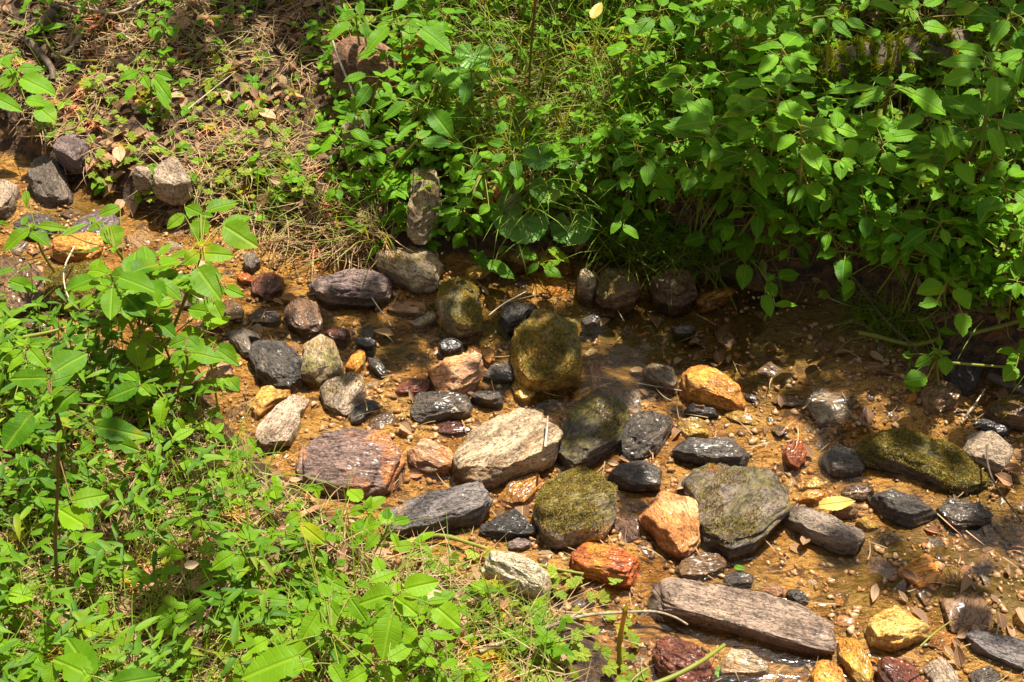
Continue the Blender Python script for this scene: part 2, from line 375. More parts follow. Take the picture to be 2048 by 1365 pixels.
# ---------------------------------------------------------------- shallow clear water
t = NT('clear_shallow_water'); tc = t.new('ShaderNodeTexCoord')
mp = t.new('ShaderNodeMapping'); t.put(mp.inputs['Vector'], tc.outputs['Object']); mp.inputs['Scale'].default_value = (1, 1.8, 1)
w1 = t.noise(mp.outputs[0], 26, 3, .5, .8); w2 = t.noise(mp.outputs[0], 85, 2, .5)
nb = t.bump(t.math('ADD', w1, t.math('MULTIPLY', w2, .25)), .002, .35)
fr = t.new('ShaderNodeFresnel'); fr.inputs[0].default_value = 1.33; t.put(fr.inputs['Normal'], nb)
tb = t.new('ShaderNodeBsdfTransparent'); tb.inputs[0].default_value = (.99, .95, .86, 1)
gl = t.new('ShaderNodeBsdfGlossy'); gl.inputs['Roughness'].default_value = .05; t.put(gl.inputs['Normal'], nb)
ms = t.new('ShaderNodeMixShader'); t.put(ms.inputs[0], fr.outputs[0]); t.l.new(tb.outputs[0], ms.inputs[1]); t.l.new(gl.outputs[0], ms.inputs[2])
M['water'] = t.out(ms.outputs[0])
wx = np.linspace(-3, 3, 40); wyn = np.linspace(0, 1, 30)
V = []
for a in wyn:
    for x in wx:
        y1 = np.interp(x, FARX, FARY) + .03; y0 = max(.2, np.interp(x, NEARX, NEARY) - .03); V.append((x, y0 + (y1 - y0) * a, .0))
idx = np.arange(40 * 30).reshape(30, 40)
tag(mesh_np('water', V, np.stack([idx[:-1, :-1], idx[:-1, 1:], idx[1:, 1:], idx[1:, :-1]], -1).reshape(-1, 4), M['water']), kind='structure')

# ---------------------------------------------------------------- stones
def outline(P, N):
    """radius of polygon P (star-shaped about 0) in N directions"""
    th = np.linspace(0, 2 * np.pi, N, endpoint=False); r = np.zeros(N); Q = np.roll(P, -1, 0)
    for i, a in enumerate(th):
        d = np.array([math.cos(a), math.sin(a)]); best = 0
        e = Q - P; den = d[0] * e[:, 1] - d[1] * e[:, 0]; den = np.where(abs(den) < 1e-12, 1e-12, den)
        tt = (P[:, 0] * e[:, 1] - P[:, 1] * e[:, 0]) / den; ss = (P[:, 0] * d[1] - P[:, 1] * d[0]) / den
        ok = (tt > 0) & (ss >= -1e-6) & (ss <= 1 + 1e-6)
        r[i] = tt[ok].max() if ok.any() else 0
    z = r <= 0
    if z.any(): r[z] = np.median(r[~z])
    return th, r
def stone(crop, poly, h, sq, mat, label, name='creek_stone', cat='stone', moss=0.0, seed=0, cuts=7, rough=1.0, tilt=(0, 0), sink=.10, group=None, mossgeo=True, lift=0.0):
    h = h * .0068; cuts = cuts + 5 if cuts > 2 else cuts + 2; sq = 2 + (sq - 2) * 1.5 + .3
    px = [full(crop, *q) for q in poly]; cx = sum(p[0] for p in px) / len(px); cy = sum(p[1] for p in px) / len(px)
    c0 = at(cx, cy, 0); gz = min(c0[2], 1.0) if c0[2] > .02 else 0.0
    W = np.array([at_z(u, v, gz + .45 * h)[:2] for u, v in px]); W = W.mean(0) + (W - W.mean(0)) * 1.13
    A = W; nxt = np.roll(A, -1, 0); cr = A[:, 0] * nxt[:, 1] - nxt[:, 0] * A[:, 1]; ar = cr.sum() / 2
    cen = np.array([((A[:, 0] + nxt[:, 0]) * cr).sum(), ((A[:, 1] + nxt[:, 1]) * cr).sum()]) / (6 * ar)
    P = A - cen
    P[:, 1] *= 1 - min(.3, .18 * h / max(.01, P[:, 1].max()))      # the raised top already reaches up the picture
    # principal axis -> object rotation, so bedding runs along the stone
    dense = np.concatenate([P * (1 - k) + np.roll(P, -1, 0) * k for k in (0, .25, .5, .75)])
    w, v = np.linalg.eigh(np.cov(dense.T)); ax = v[:, 1]; ang = math.atan2(ax[1], ax[0])
    if ang > math.pi / 2: ang -= math.pi
    if ang < -math.pi / 2: ang += math.pi
    ca, sa = math.cos(-ang), math.sin(-ang); P = P @ np.array([[ca, sa], [-sa, ca]])
    size = math.sqrt(abs(ar)); N = 120 if size > .09 else (84 if size > .05 else 60); K = N // 3
    th, r = outline(P, N)
    rs = random.Random(seed + int(cx * 7 + cy * 13)); rn = np.random.default_rng(seed + int(cx * 7 + cy * 13))
    r = .25 * np.roll(r, 1) + .5 * r + .25 * np.roll(r, -1)
    r = r * (1 + .08 * rough * fbm(np.stack([np.cos(th) * 2.5, np.sin(th) * 2.5, th * 0 + cx * .37], -1), 4, 3, .65))
    phi = np.concatenate([np.linspace(0.02, .5, K) * np.pi, np.linspace(.53, .80, 8) * np.pi])
    cp, sp_ = np.cos(phi), np.sin(phi); e = 2.0 / sq
    rr = np.abs(sp_) ** e; zz = np.sign(cp) * np.abs(cp) ** e
    eq = h * sink; zz = np.where(zz > 0, eq + zz * (h - eq), eq + zz * (eq + .03))
    X = (r[None, :] * np.cos(th)[None, :]) * rr[:, None]; Y = (r[None, :] * np.sin(th)[None, :]) * rr[:, None]; Z = np.repeat(zz[:, None], N, 1)
    V = np.stack([X, Y, Z], -1).reshape(-1, 3); V = np.concatenate([V, [[0, 0, zz[0]]]])
    so = rn.uniform(-50, 50, 3)
    # broken faces: flatten against random planes
    rx, ry = np.abs(V[:, 0]).max(), np.abs(V[:, 1]).max()
    for k in range(cuts):
        a = rs.uniform(0, 2 * math.pi); el = rs.choice([rs.uniform(-.1, .35), rs.uniform(.35, 1.0), rs.uniform(.9, 1.4)])
        n = np.array([math.cos(a) * math.cos(el), math.sin(a) * math.cos(el), math.sin(el)])
        d = (V @ n); lim = d.max() * rs.uniform(.78, .95)
        over = np.clip(d - lim, 0, None); V = V - over[:, None] * n[None, :] * .97
    for k in range(6 if cuts > 3 else 2):                    # flat cleavage top and snapped sides
        a = rs.uniform(0, 6.28); el = rs.uniform(1.2, 1.52) if k < 2 else rs.uniform(-.05, .3); n = np.array([math.cos(a) * math.cos(el), math.sin(a) * math.cos(el), math.sin(el)])
        d = V @ n; lim = d.max() * (rs.uniform(.80, .9) if k < 2 else rs.uniform(.84, .93)); V = V - np.clip(d - lim, 0, None)[:, None] * n
    top = V[:, 2] > -.01
    V[:, 2] += np.where(top, V[:, 0] * tilt[0] + V[:, 1] * tilt[1], 0)
    q = V / size
    V = V + (norm_rows(V - [0, 0, h * .2])) * (fbm(q * 2.4 + so, 4, 3) * .055 * size * rough)[:, None]
    st = fbm(q * [3, 9, 26] + so, 3, 9); st2 = fbm(q * [5, 30, 12] + so, 3, 19)
    V[:, :2] *= (1 + .05 * rough * st)[:, None]; V[:, 2] += (.018 * st2 + .012 * fbm(q * 14 + so, 3, 29)) * size * rough
    bn = norm([rs.uniform(-.15, .15), rs.uniform(-.5, .5), 1.0]); sb_ = V @ bn; step = max(.012, h * rs.uniform(.22, .4)); led = np.tanh(3 * np.sin(sb_ / step * 6.283 + 2 * fbm(q * 2 + so, 2, 49)))
    V[:, :2] *= (1 + .018 * rough * led * (V[:, 2] < h * .9))[:, None]; V[:, 2] += .006 * size * led
    rd = np.abs(fbm(q * [2.2, 4.5, 5] + so * 2, 3, 39)); V[:, 2] -= np.clip(.10 - rd, 0, 1) * .22 * size * rough   # clefts
    rows = len(phi); idx = np.arange(rows * N).reshape(rows, N); nx_ = np.roll(idx, -1, 1)
    F = np.stack([idx[:-1], idx[1:], nx_[1:], nx_[:-1]], -1).reshape(-1, 4)
    c = rows * N; cap = np.stack([np.full(N, c), idx[0], nx_[0], nx_[0]], -1)
    Ft = np.concatenate([F[:, [0, 1, 2]], F[:, [0, 2, 3]], cap[:, :3]])
    o = mesh_np(name, V, Ft, rock_mat(mat, round(moss, 1)), None, None, True, None, (cen[0], cen[1], gz + .010 + lift if gz > 0 or lift else -.12 * h - .003), ang)
    o.data.polygons.foreach_set('use_smooth', np.ones(len(Ft), bool))
    tag(o, label, cat, group)
    if moss > .35 and mossgeo:
        nn = int(min(16000, 520000 * size * size * moss + 500)); tri = Ft[: 2 * (K - 1) * N]
        a, b, c_ = V[tri[:, 0]], V[tri[:, 1]], V[tri[:, 2]]; nv = np.cross(b - a, c_ - a); ar_ = np.linalg.norm(nv, axis=1) + 1e-12; nv = nv / ar_[:, None]
        flip = np.where(nv[:, 2] < 0, -1, 1); nv = nv * flip[:, None]
        pick = rn.choice(len(tri), nn, p=ar_ / ar_.sum()); u = rn.random((nn, 2)); s = u.sum(1) > 1; u[s] = 1 - u[s]
        pt = a[pick] + (b - a)[pick] * u[:, :1] + (c_ - a)[pick] * u[:, 1:]; nrm = nv[pick]
        mk = fbm(pt / size * 3.1 + so, 4, 77) + .5 * nrm[:, 2] - .2; keep = mk > (.62 - .60 * moss); pt, nrm, mk = pt[keep], nrm[keep], mk[keep]
        tufts(pt, nrm, .0018, .0046, o, rn, .0010)
    return o
def norm_rows(v): return v / (np.linalg.norm(v, axis=1)[:, None] + 1e-9)
def tufts(pt, nrm, lo, hi, parent, rn, w=.0016, mat='moss', name='moss', origin=None):
    n = len(pt)
    if not n: return
    jit = rn.normal(0, .55, (n, 3)); d = norm_rows(nrm + jit); L = rn.uniform(lo, hi, n)[:, None]
    side = norm_rows(np.cross(d, rn.normal(0, 1, (n, 3)))) * w
    V = np.stack([pt - side - d * .001, pt + side - d * .001, pt + d * L + side * .35, pt + d * L - side * .35], 1).reshape(-1, 3)
    F = np.arange(4 * n).reshape(n, 4)
    tn = np.clip(.45 + .30 * fbm(pt * 40, 3, 5) + rn.normal(0, .18, n), 0, 1)
    o = mesh_np(name, V, F, M[mat], np.zeros((4 * n, 2)), np.repeat(tn, 4), False, parent); o['kind'] = 'stuff'
    return o
S = stone
# --- middle of the creek
S('E', [(230,180),(270,110),(340,85),(470,100),(560,120),(600,180),(590,230),(560,290),(555,350),(520,390),(450,385),(370,350),(300,310),(250,290)], 9, 3.2, 'tan', 'large dark tan boulder with dusty top under the far bank, beside the upright mossy stone', 'boulder', 'boulder', moss=.4, tilt=(0,-.12))
S('N', [(618,545),(650,537),(715,536),(770,540),(795,545),(805,560),(795,578),(760,590),(730,598),(680,596),(635,595),(620,575)], 8, 2.4, 'purple', 'long dark wet rock lying under the tan boulder at the far bank', 'creek_stone')
S('E', [(590,310),(640,280),(720,290),(790,330),(800,420),(820,520),(815,600),(780,660),(700,675),(640,640),(600,560),(580,450)], 9, 2.6, 'tan', 'upright oblong stone furred with olive moss, dark broken lower end', 'mossy_stone', 'stone', moss=.9)
S('E', [(940,500),(970,450),(1040,440),(1110,460),(1150,490),(1080,540),(1040,620),(980,640),(935,600)], 5, 2.6, 'slate', 'black striped slate leaning against the big green boulder', tilt=(0,-.2))
S('E', [(1030,600),(1060,540),(1130,490),(1220,480),(1290,500),(1370,560),(1385,700),(1390,800),(1370,900),(1300,950),(1200,960),(1110,930),(1060,860),(1030,770),(1010,680)], 15, 2.7, 'amber', 'big boulder with green algae and an amber left flank in mid creek', 'boulder', 'boulder', moss=.8, cuts=5)
S('E', [(500,830),(620,780),(740,740),(810,730),(830,800),(830,880),(810,930),(720,990),(640,995),(560,990),(535,940),(530,860)], 10, 2.3, 'rose', 'angular pinkish stone with cracked front and orange lower rim', cuts=14)
S('E', [(330,960),(400,925),(500,930),(545,950),(540,990),(440,1020),(340,1015)], 4.5, 3, 'maroon', 'small dark red brown wet stone left of the pinkish angular one')
S('E', [(410,1040),(440,1010),(560,1010),(700,1010),(770,1030),(770,1100),(690,1135),(560,1160),(470,1170),(410,1130)], 5.5, 4, 'wetgrey', 'flat rectangular wet grey slab in front of the pinkish angular stone', 'rock_slab', 'rock slab')
S('E', [(760,1010),(830,985),(930,980),(945,1060),(900,1085),(820,1060)], 4.5, 2.6, 'slate', 'small black wet stone right of the rectangular grey slab')
S('E', [(1010,950),(1050,910),(1130,980),(1140,1030),(1080,1055),(1030,1010)], 2.5, 2.6, 'amber', 'thin pointed amber stone just below the green boulder')
S('E', [(850,880),(880,830),(980,825),(1040,840),(1040,900),(1020,930),(920,930),(850,900)], 3.5, 3, 'wetgrey', 'wet layered stone between the pinkish stone and the green boulder')
S('E', [(830,730),(880,740),(910,800),(860,830),(838,800)], 2.5, 2.4, 'orange', 'small orange stone tucked behind the pinkish angular stone')
S('E', [(570,720),(640,670),(720,690),(700,740),(600,780)], 3.5, 2.4, 'slate', 'small black stone below the foot of the upright mossy stone')
S('E', [(-140,960),(-60,900),(60,880),(140,890),(150,950),(120,1040),(60,1100),(0,1140),(-60,1100)], 7, 2.7, 'stone', 'tan rock with lichen yellow patches, right of the orange yellow stone', moss=.4, tilt=(.1,0))
S('E', [(40,1160),(80,1100),(180,1040),(240,1040),(200,1100),(120,1180),(60,1190)], 3.5, 2.8, 'slate', 'narrow black slate lying diagonally in the sand')
S('E', [(160,1170),(280,1110),(340,1110),(330,1170),(250,1240),(180,1230)], 2, 2.6, 'brown', 'flat brown stone half sunk behind the big rusty purple rock')
S('E', [(520,1200),(620,1160),(740,1190),(760,1230),(650,1250),(560,1230)], 1.4, 2.6, 'maroon', 'sunken red brown stone below the rectangular grey slab')
S('N', [(598,920),(620,885),(675,860),(730,848),(765,868),(800,905),(822,937),(800,955),(750,972),(700,987),(650,975),(615,955)], 9, 3.4, 'rusty', 'broad purple grey rock with a rust orange stain on its left half', 'boulder', 'boulder', cuts=5)
S('N', [(808,890),(850,868),(880,880),(905,905),(907,930),(870,940),(830,928)], 6, 2.6, 'rose', 'rounded pinkish stone wedged between the rusty rock and the pale block')
S('N', [(912,920),(940,880),(985,840),(1035,806),(1060,808),(1095,835),(1122,865),(1118,892),(1075,918),(1030,938),(968,962),(935,945)], 11, 4.2, 'pale', 'large pale cream grained block in the centre of the creek', 'boulder', 'boulder', cuts=4)
S('N', [(1140,830),(1165,790),(1200,775),(1235,790),(1258,815),(1258,850),(1240,880),(1215,900),(1180,925),(1135,930),(1112,905),(1125,870)], 10, 2.6, 'wetgrey', 'large dark wet grey boulder right of the pale block', 'boulder', 'boulder', moss=.45, cuts=4)
S('E', [(1665,1180),(1740,1110),(1830,1110),(1920,1140),(1945,1190),(1900,1270),(1850,1340),(1750,1380),(1670,1370),(1650,1270)], 8, 2.3, 'wetgrey', 'smooth rounded grey stone beside the dark wet boulder', cuts=2)
S('E', [(1750,850),(1800,820),(1880,830),(1950,870),(1980,940),(1970,990),(1890,960),(1830,930)], 4, 3, 'stone', 'flat grey tan stone behind the rounded grey stone', moss=.3)
S('E', [(20,880),(60,800),(110,750),(150,760),(130,830),(90,880)], 3.5, 2.6, 'orange', 'narrow orange stone standing behind the lichen patched rock')
S('E', [(160,780),(220,790),(280,900),(260,930),(180,850)], 3.5, 2.6, 'wetgrey', 'narrow grey striped stone right of the narrow orange one')
S('E', [(80,690),(130,670),(200,690),(210,730),(150,740),(90,720)], 2.5, 2.6, 'slate', 'little black stone behind the narrow orange and grey stones')
S('E', [(420,590),(500,540),(560,520),(570,560),(500,610),(430,620)], 1.6, 2.6, 'tan', 'pale sunken flake of stone left of the upright mossy stone')
# --- left part of the creek
S('D', [(1465,700),(1540,690),(1650,690),(1700,740),(1750,830),(1740,920),(1700,950),(1600,960),(1540,930),(1520,850),(1490,800)], 7, 4, 'slate', 'dark purple slab with a wet pitted top glittering in the sun', 'rock_slab', 'rock slab', rough=1.5, cuts=4)
S('D', [(1790,680),(1870,640),(1950,700),(1990,800),(1990,880),(1900,930),(1830,950),(1770,900),(1780,800)], 7, 2.6, 'tan', 'tan stone with green algae streaks right of the glittering slab', moss=.6, mossgeo=False)
S('D', [(1660,480),(1740,420),(1840,460),(1880,540),(1860,640),(1790,650),(1700,600)], 5, 2.6, 'redbrown', 'reddish purple stone sunk in the sand above the glittering slab')
S('D', [(1310,620),(1380,620),(1500,650),(1530,690),(1460,700),(1480,790),(1440,810),(1400,760),(1360,700)], 4, 2.6, 'grey', 'dull grey brown stone touching the left of the glittering slab')
S('D', [(1290,500),(1330,450),(1390,450),(1420,520),(1400,590),(1330,560)], 2.5, 2.5, 'brown', 'small brown stone under water left of the reddish purple stone')
S('D', [(1480,320),(1600,280),(1650,320),(1640,400),(1560,450),(1480,400)], 3, 2.3, 'maroon', 'dark wet lump above the reddish purple stone')
S('D', [(1380,310),(1460,300),(1480,350),(1420,365)], 3, 2.3, 'red', 'tiny dark red stone below the small upright grey stone')
S('D', [(1430,190),(1500,175),(1515,240),(1470,285),(1425,250)], 6, 2.8, 'grey', 'small upright grey stone left of the long dark rock')
S('D', [(-60,240),(0,190),(100,180),(180,210),(220,280),(280,400),(290,460),(200,500),(100,530),(0,510),(-60,450)], 9, 2.8, 'brown', 'big brown layered rock at the left edge beside the dark mossy log shaped rock', 'boulder', 'boulder', moss=.2, rough=1.3)
S('D', [(220,250),(400,210),(600,230),(700,330),(900,400),(880,500),(780,520),(560,550),(430,525),(300,460),(240,340)], 10, 2.6, 'grey', 'long dark rock covered in brownish moss under the tall leafy plant', 'mossy_stone', 'boulder', moss=1.0)
S('D', [(285,160),(330,90),(420,50),(560,60),(640,120),(600,190),(500,215),(360,205)], 8, 2.4, 'orange', 'shiny wet orange stone catching the sun at upper left', rough=1.4)
S('A', [(440,1290),(530,1230),(620,1190),(690,1240),(690,1330),(560,1400),(420,1400)], 7, 2.6, 'purple', 'glossy purple stone just behind the shiny orange one')
S('D', [(270,580),(330,560),(480,570),(530,620),(460,680),(330,685),(280,640)], 2, 2.6, 'orange', 'flat orange stone under shallow water in front of the mossy log shaped rock')
S('D', [(100,580),(200,510),(370,490),(380,560),(280,570),(260,640),(130,650)], 2, 3, 'brown', 'flat brown stone half under water at the left edge')
S('D', [(1135,590),(1240,570),(1320,600),(1290,640),(1190,665)], 5, 2.4, 'maroon', 'dark maroon pointed stone right of the tall leafy plant', cuts=10)
S('D', [(1470,1080),(1540,980),(1640,950),(1750,970),(1680,1030),(1560,1100),(1500,1180)], 5, 2.7, 'yellow', 'yellow orange stone behind the sloping violet slab')
S('D', [(1500,1270),(1530,1180),(1600,1120),(1680,1030),(1760,980),(1810,990),(1800,1040),(1740,1120),(1740,1200),(1680,1290),(1560,1320)], 7, 3.4, 'violet', 'sloping dusty violet grey slab poking out of the leaves', 'rock_slab', 'rock slab')
S('D', [(600,790),(640,750),(700,760),(690,850),(630,840)], 5, 2.6, 'violet', 'small violet stone glimpsed among the lower left plants')
S('D', [(1480,530),(1560,500),(1640,550),(1590,600),(1460,590)], 1.6, 2.6, 'brown', 'sunken striped brown stone left of the reddish purple stone')
S('D', [(1890,640),(1950,600),(2040,640),(2020,690),(1940,685)], 3, 2.4, 'maroon', 'small maroon stone right of the reddish purple stone')
# --- upper left bank
S('A', [(160,990),(210,910),(280,890),(340,930),(390,1020),(395,1130),(340,1190),(270,1200),(210,1120)], 9, 2.7, 'grey', 'rounded grey brown rock on the upper left sand bank', 'boulder', 'boulder', moss=.2)
S('A', [(310,880),(340,820),(430,790),(510,850),(500,930),(430,975),(350,930)], 7, 2.5, 'purple', 'dark violet rock behind the rounded grey brown rock', cuts=8)
S('A', [(-70,1050),(40,1030),(105,1060),(70,1180),(20,1270),(-70,1290)], 9, 2.7, 'stone', 'grey tan stone cut off by the left edge of the picture')
S('A', [(80,1260),(150,1230),(260,1250),(340,1300),(320,1350),(200,1370),(90,1340)], 5, 2.8, 'wetgrey', 'low dark wet stone below the rounded grey brown rock')
S('A', [(885,1010),(950,965),(1040,955),(1080,1020),(1105,1080),(1060,1135),(960,1125),(895,1085)], 9, 2.7, 'stone', 'dry two toned stone alone on the upper left bank', cuts=9)
S('A', [(770,1030),(830,1000),(890,1010),(890,1080),(810,1080)], 5, 2.6, 'stone', 'small dull stone leaning on the dry two toned stone')
S('B', [(0,720),(60,690),(130,720),(170,780),(130,830),(30,810)], 8, 2.5, 'stone', 'grey angular stone on the bank below the reddish block')
S('B', [(-5,420),(60,345),(200,345),(300,370),(335,460),(290,570),(200,610),(60,565),(0,520)], 15, 3.2, 'redbrown', 'big reddish brown block on the bank under the drooping leaves', 'boulder', 'boulder', lift=.03)
S('B', [(350,250),(420,215),(540,225),(610,260),(600,310),(480,330),(370,320)], 12, 3, 'rose', 'pinkish block on the bank behind the big reddish brown one', 'boulder', 'boulder')
S('B', [(415,1050),(470,1000),(560,1010),(580,1160),(560,1290),(520,1380),(440,1375),(398,1300),(425,1190)], 9, 3, 'tan', 'brown barrel shaped stone set upright in the far bank above the tan boulder', cuts=5, moss=.4)
# --- right part of the creek
S('F', [(58,900),(100,820),(180,800),(230,850),(320,920),(380,970),(425,1040),(380,1080),(280,1075),(160,1035),(90,990)], 9, 2.6, 'orange', 'shiny wet orange wedge with dark underside right of mid creek', cuts=9)
S('F', [(20,1160),(100,1145),(190,1160),(230,1210),(200,1250),(110,1265),(40,1235)], 3.5, 2.4, 'amber', 'honey yellow rounded stone left of the long black stone')
S('F', [(50,1090),(110,1060),(200,1090),(300,1110),(280,1140),(180,1145),(70,1120)], 3, 2.8, 'slate', 'thin black slate in front of the shiny orange wedge')
S('F', [(310,1120),(370,1100),(480,1150),(500,1190),(440,1195),(340,1165)], 2.2, 2.5, 'amber', 'flat elongated honey yellow stone right of the thin black slate')
S('N', [(1340,880),(1380,868),(1440,868),(1490,872),(1502,890),(1500,915),(1478,932),(1430,928),(1390,912),(1348,905)], 7, 2.8, 'slate', 'long black wet stone behind the big flat mossy slab')
S('F', [(1415,1040),(1440,960),(1520,910),(1600,905),(1690,1030),(1660,1080),(1560,1125),(1480,1105)], 8, 2.8, 'brown', 'wet brown block under the right hand leaves')
S('F', [(1590,780),(1680,705),(1760,740),(1800,850),(1790,960),(1740,1040),(1690,1020),(1610,900)], 11, 2.5, 'slate', 'dark grey boulder in shade behind the wet brown block', 'boulder', 'boulder')
S('N', [(1712,888),(1740,866),(1800,858),(1860,866),(1918,898),(1958,935),(1978,965),(1965,988),(1920,978),(1860,953),(1790,928),(1725,910)], 8, 2.7, 'grey', 'long log shaped stone carpeted in bright yellow green moss', 'mossy_stone', 'boulder', moss=1.0, cuts=3)
S('N', [(1903,885),(1930,850),(1985,860),(2033,883),(2032,905),(2005,942),(1965,930),(1920,905)], 9, 3, 'stone', 'angular grey stone with sunlit pale top behind the yellow green mossy stone', cuts=10)
S('F', [(1815,1110),(1870,1030),(1960,1005),(2060,1050),(2110,1200),(2000,1185),(1900,1155)], 8, 2.5, 'brown', 'brown stone with a green mossy skin at the right edge', moss=.6)
S('F', [(1730,1180),(1800,1140),(1900,1180),(2010,1230),(1900,1255),(1780,1215)], 4, 2.6, 'slate', 'low black stone between the brown block and the right edge mossy stone')
S('N', [(1568,898),(1585,868),(1605,878),(1618,905),(1600,932),(1575,925)], 4, 2.4, 'red', 'small red orange stone left of the streaked brown stone')
S('F', [(750,1010),(900,965),(1050,995),(1085,1080),(1000,1180),(850,1185),(770,1090)], 2.6, 4, 'tan', 'wide tan sandy slab barely above the sand in dappled shade', 'rock_slab', 'rock slab')
S('F', [(970,850),(1080,780),(1135,850),(1080,900),(1000,895)], 3.5, 2.6, 'tan', 'tan rounded stone on the mud below the fallen green stems')
S('F', [(840,920),(900,895),(970,930),(955,990),(880,990)], 2.8, 2.4, 'grey', 'small dark stone at the top of the wide tan sandy slab', moss=.3)
S('F', [(700,720),(740,705),(770,725),(760,745),(710,745)], 1.6, 2.3, 'slate', 'black pebble on the dark mud flat')
S('F', [(410,1000),(450,1010),(515,1050),(500,1070),(440,1050)], 2, 2.5, 'slate', 'little black stone at the right end of the shiny orange wedge')
S('E', [(1390,290),(1430,260),(1490,320),(1500,400),(1460,430),(1400,390)], 8, 2.8, 'tan', 'small upright ochre stone at the foot of the shaded far bank')
S('E', [(1500,300),(1600,250),(1700,290),(1750,380),(1700,450),(1560,480),(1500,420)], 9, 2.4, 'brown', 'dark brown mossy stone right of the small upright ochre stone', moss=.5)
S('E', [(1830,340),(1920,280),(2048,300),(2110,420),(1960,480),(1850,440)], 8, 2.6, 'brown', 'earth coloured rock bulging from the shaded bank under hanging grass', moss=.3)
S('E', [(1950,620),(2010,590),(2080,610),(2070,650),(1980,655)], 2, 2.5, 'wetgrey', 'low grey stone lying in the green pool')
S('E', [(1410,570),(1470,545),(1530,560),(1500,610),(1430,610)], 2, 2.4, 'slate', 'small black stone in the pool right of the green boulder')
# --- lower creek
S('N', [(757,1030),(790,1003),(850,992),(905,980),(955,962),(968,985),(971,1020),(935,1040),(860,1052),(790,1066),(758,1055)], 8, 4, 'ashen', 'long black and grey slab lying across in front of the rusty rock', 'rock_slab', 'rock slab', cuts=3)
S('H', [(920,280),(980,200),(1080,165),(1180,150),(1180,190),(1130,250),(1060,320),(960,330)], 2.2, 2.3, 'orange', 'bright orange stone glowing under water below the pale block')
S('H', [(1138,310),(1170,200),(1270,130),(1390,108),(1480,150),(1560,230),(1612,310),(1590,400),(1500,490),(1380,520),(1260,548),(1190,490),(1140,400)], 13, 2.3, 'stone', 'dome shaped boulder with olive moss all around a bare grey crown', 'mossy_stone', 'boulder', moss=.9, cuts=2)
S('H', [(1512,170),(1560,110),(1680,88),(1832,90),(1822,240),(1720,252),(1620,225),(1540,195)], 6, 2.9, 'slate', 'black speckled wet stone above the orange pink stone')
S('H', [(1735,320),(1800,268),(1900,255),(2000,270),(2075,330),(2078,420),(2065,590),(1960,612),(1880,570),(1820,480),(1750,430)], 8, 3.2, 'pink', 'orange pink stone shaped like a heart beside the big flat mossy slab', cuts=4)
S('H', [(1340,610),(1380,560),(1440,530),(1520,535),(1600,570),(1680,590),(1730,650),(1742,720),(1680,782),(1580,778),(1490,742),(1400,722),(1350,670)], 8, 2.3, 'red', 'glossy deep red and orange lumpy stone in front of the domed mossy boulder', rough=1.3, cuts=3)
S('H', [(752,720),(840,690),(960,668),(1040,690),(1170,740),(1182,790),(1217,860),(1200,912),(1120,932),(1040,892),(940,842),(840,780)], 9, 2.8, 'cream', 'cream and tan stone lying among straw at the near edge', cuts=10, lift=.022)
S('H', [(812,465),(870,385),(1000,360),(1080,395),(1115,460),(1145,500),(1060,515),(900,525),(820,505)], 4, 3.4, 'slate', 'layered black slate left of the domed mossy boulder', 'rock_slab', 'rock slab')
S('H', [(950,545),(1060,525),(1120,560),(1040,592),(980,590)], 2.5, 2.6, 'purple', 'small dark flake below the layered black slate')
S('H', [(1798,1150),(1850,1090),(1940,1078),(2015,1100),(2080,1180),(2130,1290),(2120,1380),(1900,1400),(1840,1250)], 9, 2.3, 'maroon', 'wet dark red lumpy stone at the bottom edge under a green stem', rough=1.7, cuts=3)
S('I', [(108,210),(170,100),(300,108),(480,130),(580,142),(622,240),(642,400),(600,480),(480,540),(300,602),(210,582),(160,520),(160,350),(112,280)], 7, 4.5, 'grey', 'big flat dark slab mossy along its right side', 'rock_slab', 'rock slab', moss=.5, cuts=3)
S('I', [(20,220),(60,180),(110,170),(115,270),(60,260)], 3, 2.6, 'slate', 'black corner of stone left of the big flat mossy slab')
S('I', [(633,370),(680,323),(750,330),(840,370),(950,450),(1080,490),(1102,530),(1050,575),(1000,604),(900,562),(800,512),(740,450),(650,405)], 7, 3.4, 'grey', 'dry charcoal grey bar of rock right of the big flat mossy slab', cuts=6)
S('I', [(1110,310),(1170,250),(1250,233),(1350,258),(1450,310),(1532,350),(1512,390),(1440,422),(1380,457),(1300,422),(1180,352)], 7, 2.6, 'slate', 'glossy black stone right of the charcoal grey bar', cuts=9)
S('I', [(700,300),(760,252),(870,250),(912,280),(830,320),(720,317)], 3, 2.3, 'orange', 'flat bright orange stone behind the yellow leaf')
S('I', [(750,225),(800,180),(850,190),(872,240),(780,248)], 2.2, 2.3, 'amber', 'small amber stone above the flat bright orange one')
S('I', [(880,360),(960,350),(1050,320),(1075,350),(1050,400),(960,410)], 3, 2.5, 'brown', 'dark wet stone holding up the yellow leaf')
S('I', [(960,245),(1040,192),(1130,210),(1150,260),(1090,302),(1000,292)], 3.5, 2.3, 'brown', 'wet brown rounded stone between the yellow leaf and the glossy black stone')
S('I', [(830,60),(900,0),(1050,20),(1112,80),(1100,145),(1000,172),(900,132)], 5, 2.5, 'wetgrey', 'streaked grey brown stone in dappled light left of the yellow green mossy stone')
S('I', [(1500,335),(1600,308),(1750,330),(1832,390),(1780,432),(1640,482),(1560,420)], 4, 2.7, 'wetgrey', 'low rough stone sparkling with water at the right', rough=2.0)
S('I', [(1050,430),(1090,390),(1160,440),(1180,470),(1110,480)], 2.2, 2.3, 'amber', 'bright amber pebble under water in front of the glossy black stone')
